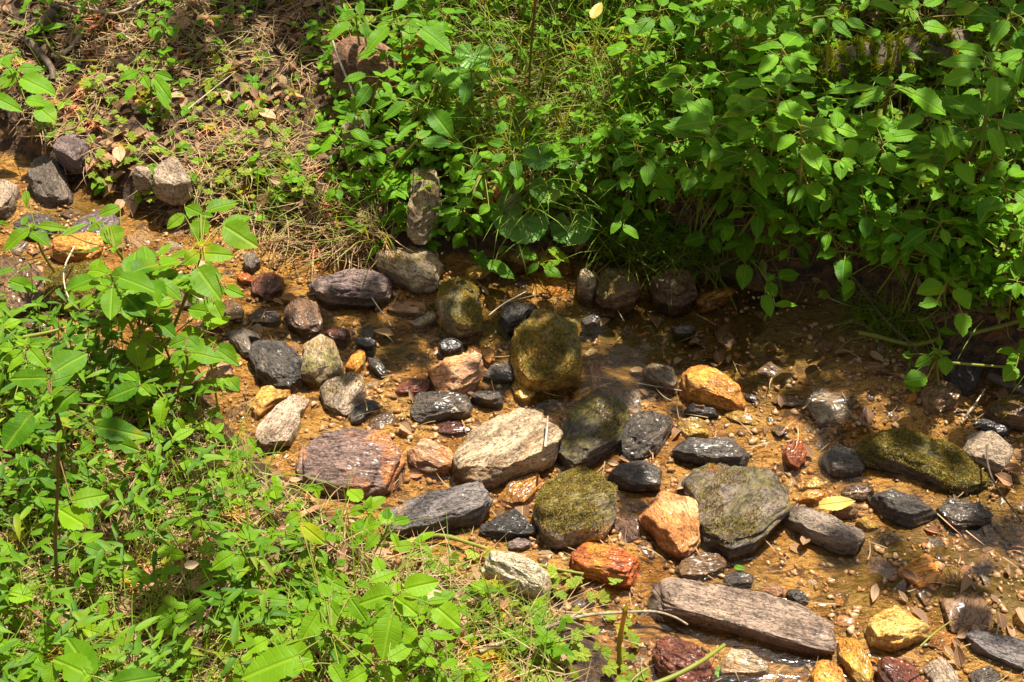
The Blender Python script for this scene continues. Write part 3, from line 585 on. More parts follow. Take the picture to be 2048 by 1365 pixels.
S('N', [(1268,1168),(1300,1153),(1350,1150),(1400,1160),(1480,1183),(1560,1203),(1640,1228),(1670,1255),(1664,1292),(1640,1302),(1560,1282),(1470,1252),(1350,1220),(1280,1202)], 6.5, 5, 'violet', 'very long pinkish grey plank shaped rock crossing the lower creek', 'rock_slab', 'rock slab', cuts=3, rough=.8)
S('I', [(500,822),(560,783),(622,800),(632,850),(590,877)], 3.5, 2.4, 'rose', 'small round pink stone above the long plank shaped rock')
S('I', [(640,820),(700,798),(772,870),(750,922),(680,892)], 3, 2.4, 'slate', 'small cluster of black wet rock above the long plank shaped rock', rough=1.8)
S('I', [(270,730),(400,720),(475,750),(440,790),(330,795)], 2, 2.5, 'slate', 'sunken dark stone behind the long plank shaped rock')
S('I', [(1045,1030),(1120,980),(1230,940),(1290,868),(1390,888),(1450,930),(1532,1030),(1480,1082),(1400,1102),(1290,1152),(1180,1122),(1090,1110)], 10, 2.4, 'yellow', 'big yellow and cream stone with orange foot at lower right', 'boulder', 'boulder', cuts=12)
S('I', [(1685,1060),(1740,1028),(1860,1060),(2048,1130),(2085,1250),(1980,1292),(1850,1232),(1760,1172)], 8, 3.4, 'ashen', 'flat topped slate grey rock at the lower right edge', cuts=6)
S('I', [(1690,1295),(1780,1250),(1860,1260),(1902,1320),(1870,1420),(1720,1420)], 5, 2.5, 'wetgrey', 'round dark grey stone at the very bottom right')
S('I', [(1165,1220),(1230,1178),(1320,1190),(1380,1250),(1432,1340),(1422,1430),(1250,1430),(1200,1310)], 8, 2.5, 'maroon', 'maroon stone with violet top at the bottom edge below the yellow stone')
S('I', [(805,1240),(880,1200),(950,1260),(992,1320),(990,1410),(820,1410)], 6, 2.3, 'orange', 'vivid orange stone cut off by the bottom edge')
S('I', [(930,1130),(980,1088),(1070,1100),(1112,1200),(1142,1300),(1100,1410),(1030,1310),(960,1200)], 5, 2.5, 'amber', 'wet amber brown stone running down left of the maroon and violet stone')
S('I', [(1440,1240),(1480,1200),(1545,1212),(1620,1300),(1652,1420),(1520,1420)], 6, 2.7, 'stone', 'grey wedge shaped stone between the maroon and the round dark grey stones')
S('I', [(1560,1225),(1620,1210),(1640,1270),(1600,1290)], 3, 2.3, 'orange', 'small orange stone behind the grey wedge shaped stone')
S('I', [(300,1205),(340,1170),(450,1178),(560,1260),(570,1300),(480,1312),(290,1300)], 2.2, 4, 'tan', 'sand coloured slab in front of the long plank shaped rock', 'rock_slab', 'rock slab')
S('I', [(10,640),(120,610),(270,620),(300,690),(180,740),(20,730)], 1.6, 3, 'brown', 'striped brown flake sunk behind the long plank shaped rock')
S('C', [(560,420),(640,390),(760,375),(800,400),(760,440),(640,460),(570,450)], 12, 2.6, 'redbrown', 'reddish rock showing under the mossy log at the top right')
# --- sunken pieces that fill the bed
EXCL = [(o.location.x, o.location.y, max(o.dimensions.x, o.dimensions.y) * .42) for o in sc.objects if o.type == 'MESH' and o.get('category') in ('stone', 'boulder', 'rock slab')]
def rock_blob(N, K, seed, flat=.35, rough=1.0):
    rn = np.random.default_rng(seed); th = np.linspace(0, 2 * np.pi, N, endpoint=False); ph = np.linspace(.06, .94, K) * np.pi
    X = np.sin(ph)[:, None] * np.cos(th); Y = np.sin(ph)[:, None] * np.sin(th) * rn.uniform(.5, .85); Z = np.repeat(np.cos(ph)[:, None], N, 1)
    V = np.stack([X, Y, Z], -1).reshape(-1, 3); V = np.concatenate([V, [[0, 0, 1], [0, 0, -1]]]); V[:, 2] *= flat
    for k in range(13):
        n = norm(rn.normal(0, 1, 3) * [1, 1, .5]); d = V @ n; lim = d.max() * rn.uniform(.62, .88); V = V - np.clip(d - lim, 0, None)[:, None] * n
    V = V + norm_rows(V) * (fbm(V * 3 + seed, 4, seed) * .14 * rough)[:, None]
    idx = np.arange(K * N).reshape(K, N); nx_ = np.roll(idx, -1, 1); F = np.stack([idx[:-1], idx[1:], nx_[1:], nx_[:-1]], -1).reshape(-1, 4)
    c = K * N; F = np.concatenate([F[:, :3], F[:, [0, 2, 3]], np.stack([np.full(N, c), idx[0], nx_[0]], -1), np.stack([np.full(N, c + 1), nx_[-1], idx[-1]], -1)])
    return V, F
fm = ['brown', 'grey', 'orange', 'amber', 'brown', 'rose', 'redbrown', 'tan', 'brown', 'stone', 'orange', 'tan']
CN = ['brown', 'grey', 'orange', 'amber', 'dark brown', 'rose pink', 'red brown', 'tan', 'brown', 'light grey', 'orange', 'sandy']
protos = []
placed = 0; tries = 0
r2 = random.Random(3)
while placed < 270 and tries < 14000:
    tries += 1
    u, v = r2.uniform(-120, 2200), r2.uniform(400, 1560); p = at_z(u, v, 0)
    df, dn = soil(p[0], p[1])
    if float(df) > -.02 or float(dn) > -.01: continue
    if (1200 < u < 1750 and 560 < v < 760) and r2.random() < .8: continue
    s = .012 + .048 * r2.random() ** 2.0
    if any((p[0] - a) ** 2 + (p[1] - b) ** 2 < (c + s * .6) ** 2 for a, b, c in EXCL): continue
    k = placed % 12
    if len(protos) < 12:
        V, F = rock_blob(30, 18, 100 + k, r2.uniform(.25, .4)); V = V * .03
        o = mesh_np('sunken_stone', V, F, rock_mat(fm[k])); protos.append(o)
    else:
        o = protos[k].copy(); link(o)
    o.location = (p[0], p[1], g1(p[0], p[1]) + s * r2.uniform(-.2, -.02)); o.scale = [s / .03 * r2.uniform(.8, 1.3) for _ in range(2)] + [s / .03 * r2.uniform(.5, .9)]
    o.rotation_euler = (r2.gauss(0, .15), r2.gauss(0, .15), r2.uniform(0, 6.28))
    tag(o, ('larger ' if s > .03 else 'small ') + CN[k] + ' loose stone sunk near the ' + near(u, v), 'stone', 'small loose stones sunk in the creek bed')
    EXCL.append((p[0], p[1], s * .7)); placed += 1
# --- gravel: too many to count
gb = Batch(); gt = [rock_blob(7, 5, 300 + i, .6, 1.6) for i in range(8)]
rg = np.random.default_rng(5)
gm = NT('gravel_grains'); ga = gm.new('ShaderNodeAttribute', attribute_name='tint').outputs['Fac']
gc = gm.mix(gm.ramp(ga, .0, .35), (.10, .06, .035), (.42, .20, .06)); gc = gm.mix(gm.ramp(ga, .45, .8), gc, (.70, .50, .27))
gcn = gm.new('ShaderNodeTexCoord').outputs['Object']
M['gravel'] = gm.out(gm.principled(gm.mix(gm.noise(gcn, 300, 3), gc, (.2, .1, .04)), .35, None, .5).outputs[0])
CL = [(480, 1095, 0), (1010, 250, 0)]
for i in range(9500):
    u, v = rg.uniform(-150, 2250), rg.uniform(400, 1600); p = at_z(u, v, 0)
    dn_ = fbm(np.array([[p[0] * 5, p[1] * 5, 1.0]]), 3, 8)[0]
    if rg.random() > .35 + 1.6 * dn_: continue
    df, dn = soil(p[0], p[1])
    if float(df) > .02 or float(dn) > .03: continue
    V, F = gt[i % 8]; s = .002 + .005 * rg.random() ** 2.2; a = rg.uniform(0, 6.28); c_, s_ = math.cos(a), math.sin(a)
    W = V * s; W = np.stack([W[:, 0] * c_ - W[:, 1] * s_, W[:, 0] * s_ + W[:, 1] * c_, W[:, 2]], -1) + [p[0], p[1], g1(p[0], p[1]) + s * .2]
    gb.add(W, F, None, rg.random())
for (ex, ey, er) in EXCL:                                   # chips and grit banked up against the stones
    for i in range(int(4 + er * 420)):
        a = rg.uniform(0, 6.28); q = er * rg.uniform(1.0, 1.5) + rg.exponential(.008); x, y = ex + q * math.cos(a), ey + q * math.sin(a)
        df, dn = soil(x, y)
        if float(df) > .01 or float(dn) > .02: continue
        V, F = gt[i % 8]; s = .003 + .009 * rg.random() ** 2; b_ = rg.uniform(0, 6.28); c_, s_ = math.cos(b_), math.sin(b_); W = V * s * [1, 1, .6]
        gb.add(np.stack([W[:, 0] * c_ - W[:, 1] * s_, W[:, 0] * s_ + W[:, 1] * c_, W[:, 2]], -1) + [x, y, g1(x, y) + s * .15], F, None, rg.random() * .8)
tag(gb.build('gravel', M['gravel'], None, None, True), kind='stuff')
# ---------------------------------------------------------------- leaves, stems, plants
def leaf_template(ns=11, lob=.10, tipp=1.25, basep=.75, lance=False):
    """unit leaf along +X, width 1 (full), returns V, F, uv"""
    t = np.linspace(0, 1, ns)
    w = np.sin(np.pi * t ** .84) ** .66 * (1 - .22 * t ** 3) if not lance else np.sin(np.pi * t ** .62) ** .9
    w = .5 * w / w.max(); w[0] = .02; w[-1] = .0
    sc_ = 1 + lob * np.where(np.arange(ns) % 2 == 0, -1, 1); sc_[0] = sc_[-1] = 1
    V, U = [], []
    for i in range(ns):
        for s in (-1, -.5, 0, .5, 1):
            ww = w[i] * (sc_[i] if abs(s) == 1 else 1)
            V.append((t[i] - (.02 * abs(s) if i % 2 else -.01 * abs(s)), s * ww, 0)); U.append((t[i], s * .5 * 2 * ww / 1.0))
    idx = np.arange(ns * 5).reshape(ns, 5)
    F = np.stack([idx[:-1, :-1], idx[1:, :-1], idx[1:, 1:], idx[:-1, 1:]], -1).reshape(-1, 4)
    return np.array(V), F, np.array(U)
LT = leaf_template(17, .05); LT_S = leaf_template(9, .05); LT_L = leaf_template(9, 0, lance=True)
def put_leaf(b, base, d, L, wr, up=(0, 0, 1), curl=.25, fold=.18, tint=.5, T=None, rs=random, bite=0.0):
    V, F, U = T or LT
    d = norm(d); side = np.cross(np.asarray(up, float), d)
    side = norm(side) if np.linalg.norm(side) > 1e-3 else np.array([1.0, 0, 0]); n = np.cross(d, side)
    x, y = V[:, 0], V[:, 1] * wr
    if bite > 0:
        k = rs.uniform(.3, .9); sd = rs.choice((-1, 1)); y = np.where(y * sd > 0, y * (1 - bite * np.exp(-((x - k) / .09) ** 2)), y)
    tw = rs.uniform(-.22, .22)
    z = -curl * (x ** 2) * .5 + fold * abs(y) * 1.2 + .035 * np.sin(x * 9 + rs.uniform(0, 6)) * abs(y) * 3 + tw * x * y
    P = np.asarray(base)[None, :] + L * (x[:, None] * d + y[:, None] * side + z[:, None] * n)
    b.add(P, F, U, tint)
def kidney(b, c, n, fwd, r, tint=.5, seed=0, cup=.22):
    """round toothed leaf with a deep notch at the stalk"""
    n = norm(n); fwd = norm(np.asarray(fwd) - n * np.dot(fwd, n)); side = np.cross(n, fwd)
    N, K = 72, 7; a = np.linspace(-math.pi + .25, math.pi - .25, N); V, U = [], []
    rr = 1 - .28 * np.exp(-((math.pi - abs(a)) / .5) ** 2); rr = rr * (1 + .035 * np.where(np.arange(N) % 3 == 0, 1, -.6))
    for k in range(K):
        q = k / (K - 1)
        for i in range(N):
            x, y = math.cos(a[i]) * rr[i] * q, math.sin(a[i]) * rr[i] * q * 1.08
            z = cup * (q ** 2) * (.6 + .4 * math.cos(3 * a[i] + seed)) + .05 * q * math.cos(a[i] * 9) - .02
            V.append(np.asarray(c) + r * (x * fwd + y * side + z * n)); U.append((q * .9, (a[i] * 3 / math.pi) % 1 * .5 * q + .06))
    idx = np.arange(K * N).reshape(K, N)
    F = np.stack([idx[:-1, :-1], idx[:-1, 1:], idx[1:, 1:], idx[1:, :-1]], -1).reshape(-1, 4)
    b.add(np.array(V), F, np.array(U), tint)
def tube(b, pts, r0, r1, tint=.5, n=7, knots=None):
    pts = [np.asarray(p, float) for p in pts]
    # smooth the line
    P = []
    m = len(pts)
    for i in range(m - 1):
        p0, p1, p2, p3 = pts[max(0, i - 1)], pts[i], pts[i + 1], pts[min(m - 1, i + 2)]
        for s in np.linspace(0, 1, 5, endpoint=False):
            P.append(.5 * (2 * p1 + (p2 - p0) * s + (2 * p0 - 5 * p1 + 4 * p2 - p3) * s * s + (3 * p1 - p0 - 3 * p2 + p3) * s ** 3))
    P.append(pts[-1]); P = np.array(P); k = len(P); T = np.gradient(P, axis=0); T = norm_rows(T)
    ref = np.array([.3, .9, .2]); A = norm_rows(np.cross(T, ref)); B = np.cross(T, A)
    th = np.linspace(0, 2 * np.pi, n, endpoint=False); rad = np.linspace(r0, r1, k)
    if knots: rad = rad * (1 + .35 * np.exp(-((np.arange(k) % knots) / .8) ** 2))
    V = (P[:, None, :] + rad[:, None, None] * (np.cos(th)[None, :, None] * A[:, None, :] + np.sin(th)[None, :, None] * B[:, None, :])).reshape(-1, 3)
    idx = np.arange(k * n).reshape(k, n); nx_ = np.roll(idx, -1, 1)
    F = np.stack([idx[:-1], idx[1:], nx_[1:], nx_[:-1]], -1).reshape(-1, 4)
    b.add(V, F, None, tint)

# ---------------------------------------------------------------- plants seen one by one in the photograph
def hero(crop, label, center, stem, leaves, h=.20, name='leafy_plant', stemmat='stem', tint=None, stemr=.0028, cat='plant', group=None, mat='jewel', seed=1):
    """center: top of the stem; stem: list of pixels from the root up (may be empty); leaves: (base x, base y, tip x, tip y, width ratio)"""
    rs = random.Random(seed + int(center[0] * 3 + center[1])); u, v = full(crop, *center)
    if stem:
        b0 = full(crop, *stem[0]); B = at(*b0)
        y = B[1] + rs.uniform(-.02, .02)
        d = ray(u, v); C = np.array([0, 0, CAM_H]) + d * (y / d[1])
        if C[2] < B[2] + .03: C = at(u, v, .03)
    else:
        C = at(u, v, h); B = np.array([C[0] + rs.uniform(-.03, .03), C[1] + rs.uniform(-.02, .04), 0]); B[2] = g1(B[0], B[1])
    root = empty(name, B); tag(root, label, cat, group)
    sb, lb = Batch(), Batch()
    pts = [B - [0, 0, .01]]
    for i, s in enumerate(stem[1:]):
        uu, vv = full(crop, *s); dd = ray(uu, vv); f = (i + 1) / len(stem); yy = B[1] * (1 - f) + C[1] * f; pts.append(np.array([0, 0, CAM_H]) + dd * (yy / dd[1]))
    if len(pts) == 1: pts.append(B * .5 + C * .5 + [rs.uniform(-.012, .012), rs.uniform(-.01, .01), 0])
    pts.append(C); tube(sb, pts, stemr, stemr * .6, rs.uniform(.2, .8), 7, 6)
    for lf in leaves:
        bx, by, tx, ty = lf[:4]; wr = lf[4] if len(lf) > 4 else .55
        bu, bv = full(crop, bx, by); tu, tv = full(crop, tx, ty)
        # the stalk: find the nearest stem point at or below the leaf
        zb = C[2] + rs.uniform(-.01, .015); k = None
        if abs(by - center[1]) > 0:
            off = math.hypot(bu - u, bv - v) * .00096
            zb = C[2] - .22 * max(0, off - .03)
        zb = max(zb, B[2] + .03)
        P0 = at_z(bu, bv, zb); down = (tv - bv) / (math.hypot(tu - bu, tv - bv) + 1e-6)
        sl = .06 + .42 * max(0, down); P1 = at_z(tu, tv, zb)
        for _ in range(6): P1 = at_z(tu, tv, zb - sl * np.linalg.norm(P1[:2] - P0[:2]))
        if P1[2] < g1(P1[0], P1[1]) + .004: P1 = at(tu, tv, .006)
        dv = P1 - P0; L = np.linalg.norm(dv)
        # width ratio was read in the picture: undo the foreshortening of a leaf pointing at the camera
        wl_ = wr * (1.38 - .36 * abs(down)) * math.hypot(tu - bu, tv - bv) / (L / .00096 + 1e-6) * (np.linalg.norm(P0 - [0, 0, CAM_H]) / 2.73)
        tn = (tint if tint is not None else .55) + rs.uniform(-.28, .28)
        rollv = np.array([rs.uniform(-.25, .25), rs.uniform(-.35, .05), 1.0])
        bm = leaf_bump = rs.uniform(.06, .22)
        put_leaf(lb, P0 + [0, 0, .0], dv + np.array([0, 0, .10 * L]), L, min(.95, max(.16, wl_)), rollv, bm + .1, rs.uniform(.05, .28), tn, None, rs, rs.choice([0, 0, 0, 0, .35, .6]))
        # stalk
        best = min([pts[i] * (1 - k) + pts[i + 1] * k for i in range(len(pts) - 1) for k in (.25, .5, .75, 1.0)], key=lambda q: np.linalg.norm(q - P0) + (.5 * max(0, q[2] - P0[2])))
        if np.linalg.norm(best - P0) > .11: best = P0 + norm(best - P0) * .11 + [0, 0, -.05]
        if np.linalg.norm(best - P0) > .004:
            mid = best * .5 + P0 * .5 + [0, 0, .006]
            tube(sb, [best, mid, P0, P0 + dv * .12 + [0, 0, .001]], .0011, .0007, .6, 5)
    for k in range(rs.randint(2, 4)):                       # young leaves at the growing tip
        a = rs.uniform(0, 6.28); put_leaf(lb, C, (math.cos(a), math.sin(a), .5), rs.uniform(.012, .026), .5, (0, 0, 1), .3, .4, .9, LT_S, rs)
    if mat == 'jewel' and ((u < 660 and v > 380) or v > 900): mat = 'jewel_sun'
    sb.build('stem', M[stemmat], root, B); lb.build('foliage', M[mat], root, B)
    return root
H_ = hero
H_('R2', 'tall pale green plant with translucent yellow stem leaning over the left of the creek', (940,410), [(555,1290),(640,1200),(760,920),(880,600)], [
 (920,185,790,125,.6),(960,165,1200,95,.45),(925,215,895,388,.85),(1090,272,1345,446,.6),(1085,265,1305,205,.4),(790,190,660,295,.5),(915,190,1015,205,.4),
 (920,485,1165,505,.45),(820,465,655,530,.35),(900,480,785,568,.9),(885,590,1062,842,.7),(950,545,1010,585,.5),(695,572,535,660,.55),(620,655,490,700,.9),(560,650,637,762,.7),
 (700,600,637,690,.5),(835,640,800,776,.8),(1095,745,1242,815,.5),(1010,845,1072,978,.8),(975,930,815,908,.5),(840,460,890,455,.8)], seed=3, tint=.75, stemr=.0042)
H_('R2', 'slender plant with dark stem standing left of the tall pale green one', (425,590), [(445,1090),(446,850)], [
 (600,510,430,535,.5),(420,600,180,715,.38),(430,610,280,712,.38),(500,580,330,582,.35),(600,500,690,400,.45),(610,520,655,505,.5),(205,790,362,712,.6),(110,800,0,905,.5),(165,780,185,908,.9)], stemmat='redstem', tint=.6)
H_('R2', 'plant with one heart shaped bitten leaf on a pale stem by the shiny orange stone', (262,442), [(368,870),(370,700),(330,540)], [
 (302,130,140,200,.45),(222,272,272,440,1.0),(170,245,60,315,.45),(150,520,104,697,.65),(120,240,60,215,.5)], tint=.75, stemr=.0035)
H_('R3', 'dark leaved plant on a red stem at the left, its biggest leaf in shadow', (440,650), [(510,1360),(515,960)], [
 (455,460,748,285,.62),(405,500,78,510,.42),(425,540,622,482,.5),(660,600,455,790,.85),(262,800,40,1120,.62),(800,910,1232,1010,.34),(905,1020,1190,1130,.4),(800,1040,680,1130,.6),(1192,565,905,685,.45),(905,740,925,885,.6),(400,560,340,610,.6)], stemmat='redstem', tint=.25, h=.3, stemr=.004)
H_('R3', 'plant with long dark bent stem and wide flat leaf pointing right over the creek', (1585,290), [(1250,930),(1450,740),(1590,410)], [
 (1592,165,1438,238,.55),(1572,262,1448,375,.45),(1630,285,1918,350,.48),(1850,250,2045,400,.35),(1600,150,1700,245,.8),(1580,230,1645,235,.6)], stemmat='redstem', tint=.45)
H_('R3', 'upright oval leafed plant between the dark leaved plant and the creek', (1150,150), [], [
 (1150,165,1195,405,.75),(1402,310,1185,440,.33),(1195,560,1290,655,.7),(1402,660,1355,900,.55),(1500,840,1570,980,.6),(1480,1020,1660,930,.4),(1300,1000,1400,1040,.7)], h=.16, tint=.7)
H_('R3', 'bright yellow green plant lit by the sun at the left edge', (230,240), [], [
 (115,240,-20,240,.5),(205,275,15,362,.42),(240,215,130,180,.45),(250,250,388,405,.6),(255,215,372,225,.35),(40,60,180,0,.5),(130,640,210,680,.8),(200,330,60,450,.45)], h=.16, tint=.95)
H_('R4', 'seedling with four oval leaves standing before the long black and grey slab', (590,205), [(720,440),(650,290)], [
 (548,140,455,70,.85),(592,190,712,118,.6),(572,198,463,232,.6),(590,205,637,222,.8),(590,235,602,402,.6),(672,222,772,290,.8),(545,312,530,420,.7)], tint=.85, stemr=.0016)
H_('R4', 'large bright green plant with long hanging leaf at the bottom centre', (780,790), [], [
 (758,770,533,838,.55),(835,742,1076,690,.5),(785,795,925,915,.75),(742,830,643,920,.75),(755,900,690,1218,.6),(730,1210,900,1120,.5),(790,770,785,680,.6),(1035,845,1212,1000,.65),(985,825,1142,805,.3),(600,690,800,620,.3),
 (920,1010,830,1110,.7)], h=.20, tint=.85)
H_('R4', 'small plant with drooping leaves behind the large bright green one', (905,450), [(905,590)], [
 (895,445,755,460,.5),(920,435,1025,550,.6),(920,420,1050,350,.4),(970,570,1155,652,.4),(905,480,880,520,.7)], tint=.75, stemr=.0018)
H_('R4', 'cluster of leaves in the lower left foreground with one dark cupped leaf', (330,1000), [], [
 (0,1130,225,1240,.6),(-20,1290,220,1215,.55),(590,1290,452,1370,.8),(420,1370,352,1235,.6),(688,1275,842,1370,.5),(265,885,155,1082,.55),(312,822,406,952,.6),(468,790,580,962,.5),(690,625,640,515,.7),(140,300,302,435,.45),(140,232,30,300,.6),(330,790,270,690,.7),(350,690,450,740,.6)], h=.13, tint=.8)
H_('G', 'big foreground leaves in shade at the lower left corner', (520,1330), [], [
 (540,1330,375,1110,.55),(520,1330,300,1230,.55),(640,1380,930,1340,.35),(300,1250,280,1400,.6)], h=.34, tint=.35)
H_('G', 'tall thin red stemmed plant with two spotted yellow green leaves', (335,-20), [(330,940),(318,560),(332,250)], [
 (415,330,622,290,.45),(500,472,338,375,.65)], stemmat='redstem', tint=.95, stemr=.003)
H_('G', 'single round yellow green leaf on a runner at the left edge', (30,850), [], [(48,850,188,882,.65),(180,885,110,935,.4)], h=.08, tint=1.0)
H_('G', 'broad smooth leaf at the bottom edge below the large bright green plant', (1750,1280), [], [(1722,1215,1385,1345,.45),(1900,1260,1990,1400,.5),(1540,1120,1420,1190,.6),(1560,1130,1590,1090,.6)], h=.16, tint=.75)
H_('R5', 'drooping plant with six long leaves above the reddish block on the far bank', (735,235), [(835,780),(760,560)], [
 (668,175,550,178,.4),(700,180,692,292,.7),(800,185,820,376,.8),(690,158,785,148,.3),(800,150,935,142,.3),(830,178,952,245,.4),(912,262,1195,482,.5),(622,245,425,467,.45),(625,215,508,252,.4)], tint=.5, stemr=.0025)
H_('R5', 'plant with narrow leaves at the left of the drooping one', (325,155), [], [
 (302,155,185,152,.35),(272,200,68,377,.38),(345,140,445,242,.4),(385,222,425,352,.6),(355,130,370,32,.8),(215,185,140,190,.35)], h=.2, tint=.5)
H_('R5', 'low shoot in front of the reddish block on the far bank', (600,500), [], [(525,455,340,532,.4),(600,462,557,562,.65),(640,492,746,560,.55)], h=.14, tint=.65)
H_('R5', 'single oval leaf hanging before the reddish block', (400,700), [], [(378,738,385,925,.68),(460,690,368,672,.45),(362,690,290,770,.4)], h=.10, tint=.75)
H_('R5', 'crowded dark plant with crossed leaves right of the reddish block', (900,900), [], [
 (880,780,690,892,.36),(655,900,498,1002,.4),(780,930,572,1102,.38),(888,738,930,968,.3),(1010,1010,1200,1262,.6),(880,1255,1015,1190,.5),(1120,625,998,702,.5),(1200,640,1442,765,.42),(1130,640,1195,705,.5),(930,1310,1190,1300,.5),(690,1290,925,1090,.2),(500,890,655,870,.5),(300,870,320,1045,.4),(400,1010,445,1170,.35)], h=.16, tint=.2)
H_('R6', 'bright plant with curled top leaf left of the round toothed leaves', (310,200), [], [
 (280,210,103,262,.45),(340,200,482,275,.5),(490,225,458,382,.5),(350,158,472,98,.5),(275,140,348,150,.7),(195,450,58,540,.5),(352,500,270,592,.7),(235,290,118,325,.5),(200,360,66,388,.4),(208,390,302,455,.6),(60,100,120,240,.5)], h=.13, tint=.7)
H_('R6', 'low plant hanging over the water below the round toothed leaves', (810,1040), [(830,850)], [
 (628,920,796,988,.6),(900,890,1090,1022,.5),(1000,1015,850,1070,.4),(860,1080,1012,1166,.6),(802,1040,708,1132,.5),(332,695,208,792,.4),(500,880,420,960,.4)], tint=.5, stemr=.0018)
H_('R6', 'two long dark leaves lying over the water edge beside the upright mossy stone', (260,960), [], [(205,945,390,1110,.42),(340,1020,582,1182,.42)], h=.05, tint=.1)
H_('R6', 'star shaped plant right of the round toothed leaves', (1630,300), [], [
 (1522,300,1288,387,.42),(1630,460,1620,605,.75),(1700,312,1762,532,.42),(1500,192,1622,262,.55),(1552,648,1460,762,.55),(1580,690,1716,812,.55),(1700,285,1850,350,.5)], h=.16, tint=.45)
H_('R8', 'leafy shoot leaning out over the shaded water with one big pointed oval leaf', (1040,520), [(830,720),(940,620)], [
 (992,415,788,318,.48),(1060,388,1178,270,.6),(1060,488,1228,612,.6),(1180,380,1437,452,.4),(1080,668,1102,932,.62),(670,425,540,556,.52),(802,735,636,790,.55),(838,750,908,862,.62),(922,425,740,516,.32),(482,490,298,602,.42),(1105,945,1078,1132,.65),(960,180,1045,335,.35)], tint=.45)
H_('R8', 'plant with two long flat leaves against the grass above the shaded pool', (880,85), [], [(820,75,588,118,.3),(898,80,1046,35,.4),(950,135,1052,155,.35),(880,110,812,125,.4),(1235,30,1430,102,.3)], h=.18, tint=.5)
H_('R8', 'insect eaten sprig dangling above the mud with a pale ragged leaf', (1270,1080), [], [(1355,1048,1516,1020,.6),(1222,1022,1336,1065,.4),(1262,1092,1332,1192,.8),(1250,1175,1292,1346,.55),(1330,1255,1496,1250,.35),(1225,930,1230,1020,.5),(1140,910,1175,950,.8)], h=.10, tint=.8)
H_('R7', 'tall plant with wide whorl of leaves and a brown stem on the right bank', (775,755), [(718,1365),(715,1000)], [
 (732,770,497,882,.45),(820,748,1057,852,.36),(960,800,1242,985,.6),(645,752,188,812,.15),(842,680,1046,670,.4),(792,740,600,662,.4),(780,690,770,650,.9)], tint=.5, stemmat='redstem', stemr=.004)
H_('R7', 'plant at the right with a sunlit toothed leaf and long narrow side leaf', (1650,600), [], [
 (1552,530,1178,552,.28),(1665,580,1862,690,.5),(1680,658,1682,892,.85),(1482,620,1212,722,.42),(1600,450,1672,540,.6),(1562,462,1338,422,.45),(1510,600,1530,680,.7),(1722,532,1915,430,.5),(1480,420,1230,370,.4)], h=.30, tint=.55)
H_('R7', 'plant with pointed oval leaf facing the camera below the wide whorl', (1210,1040), [], [
 (1052,1000,828,1108,.42),(1210,1068,1242,1262,.75),(1282,1000,1482,1000,.38),(1300,1160,1402,1290,.62),(1400,1100,1300,1130,.5)], h=.28, tint=.45)
H_('R7', 'dense sprig with glossy folded leaves at the far right', (1700,1150), [], [
 (1530,780,1368,822,.4),(1555,900,1420,862,.5),(1450,1130,1692,1172,.42),(1670,1030,1817,1110,.4),(1780,1150,1882,1290,.65),(1752,900,1645,960,.6),(1690,1210,1700,1290,.6),(1550,880,1600,960,.7)], h=.26, tint=.6)
H_('R7', 'plant with rounded leaves left of the wide whorl, one tip in the sun', (240,1160), [], [
 (0,1150,202,1130,.48),(212,1165,432,1302,.5),(862,1170,676,1160,.68),(560,1020,412,1112,.5),(200,1072,326,1102,.5),(-100,1200,-20,1330,.5)], h=.22, tint=.5)
H_('R7', 'tall plant with sunlit leaves at the very top right', (900,60), [], [
 (600,20,852,97,.4),(570,0,512,92,.7),(805,0,986,50,.42),(960,80,962,192,.8),(1062,50,1232,-20,.5),(1052,220,1272,272,.48),(1330,130,1532,40,.42)], h=.30, tint=.75)
H_('R7', 'plant with two broad dark leaves at the top, left of the mossy log', (250,140), [], [(225,165,118,302,.6),(272,180,442,322,.42),(390,180,556,250,.5),(580,300,690,260,.6),(330,90,200,110,.4),(0,200,90,215,.3)], h=.25, tint=.4)
H_('F', 'bright three leaved sprig catching the sun above the fallen green stems', (1600,370), [], [
 (1580,390,1420,430,.6),(1640,330,1650,245,.9),(1640,405,1728,525,.7),(1685,545,1692,685,.7),(1540,480,1432,500,.55),(1540,470,1562,512,.6),(1600,340,1520,300,.4),(1700,330,1790,290,.5)], h=.16, tint=.8)
H_('F', 'small sprig growing over the wet brown block', (1550,780), [], [
 (1425,570,1522,642,.45),(1552,650,1652,665,.45),(1500,810,1412,862,.55),(1560,740,1545,690,.7),(1582,800,1592,912,.75),(1490,795,1545,800,.6),(1480,925,1345,950,.9),(1400,900,1402,1012,.9),(1340,790,1400,800,.6)], h=.10, tint=.6)
H_('F', 'sprig with four rounded leaves at the right edge above the dark boulder', (2020,780), [], [(2000,772,1888,775,.4),(2035,790,1948,842,.6),(2000,862,1930,945,.8),(2030,740,2060,690,.6),(2060,800,2120,850,.6)], h=.12, tint=.6)
H_('A', 'drooping six leaved plant alone on the straw covered upper left bank', (850,420), [(880,600)], [
 (810,420,695,470,.45),(830,440,870,520,.6),(910,430,1010,470,.45),(900,455,1000,600,.45),(785,500,730,600,.5),(930,530,985,640,.45),(850,420,900,400,.5)], tint=.6, stemr=.002)
H_('A', 'plant with wide green leaves over the orange sand at the left edge', (90,420), [(200,640)], [
 (60,400,-20,340,.5),(110,400,252,405,.38),(100,420,10,520,.7),(120,460,325,560,.5),(-60,560,128,655,.35),(150,590,300,620,.5),(222,630,322,720,.95),(0,370,95,320,.4)], tint=.55)
H_('A', 'small shoot beside the weathered root at the top left', (245,150), [(235,210)], [(255,170,402,150,.22),(240,160,150,205,.4),(245,160,290,185,.5),(240,140,200,110,.5)], tint=.6, stemr=.0018)
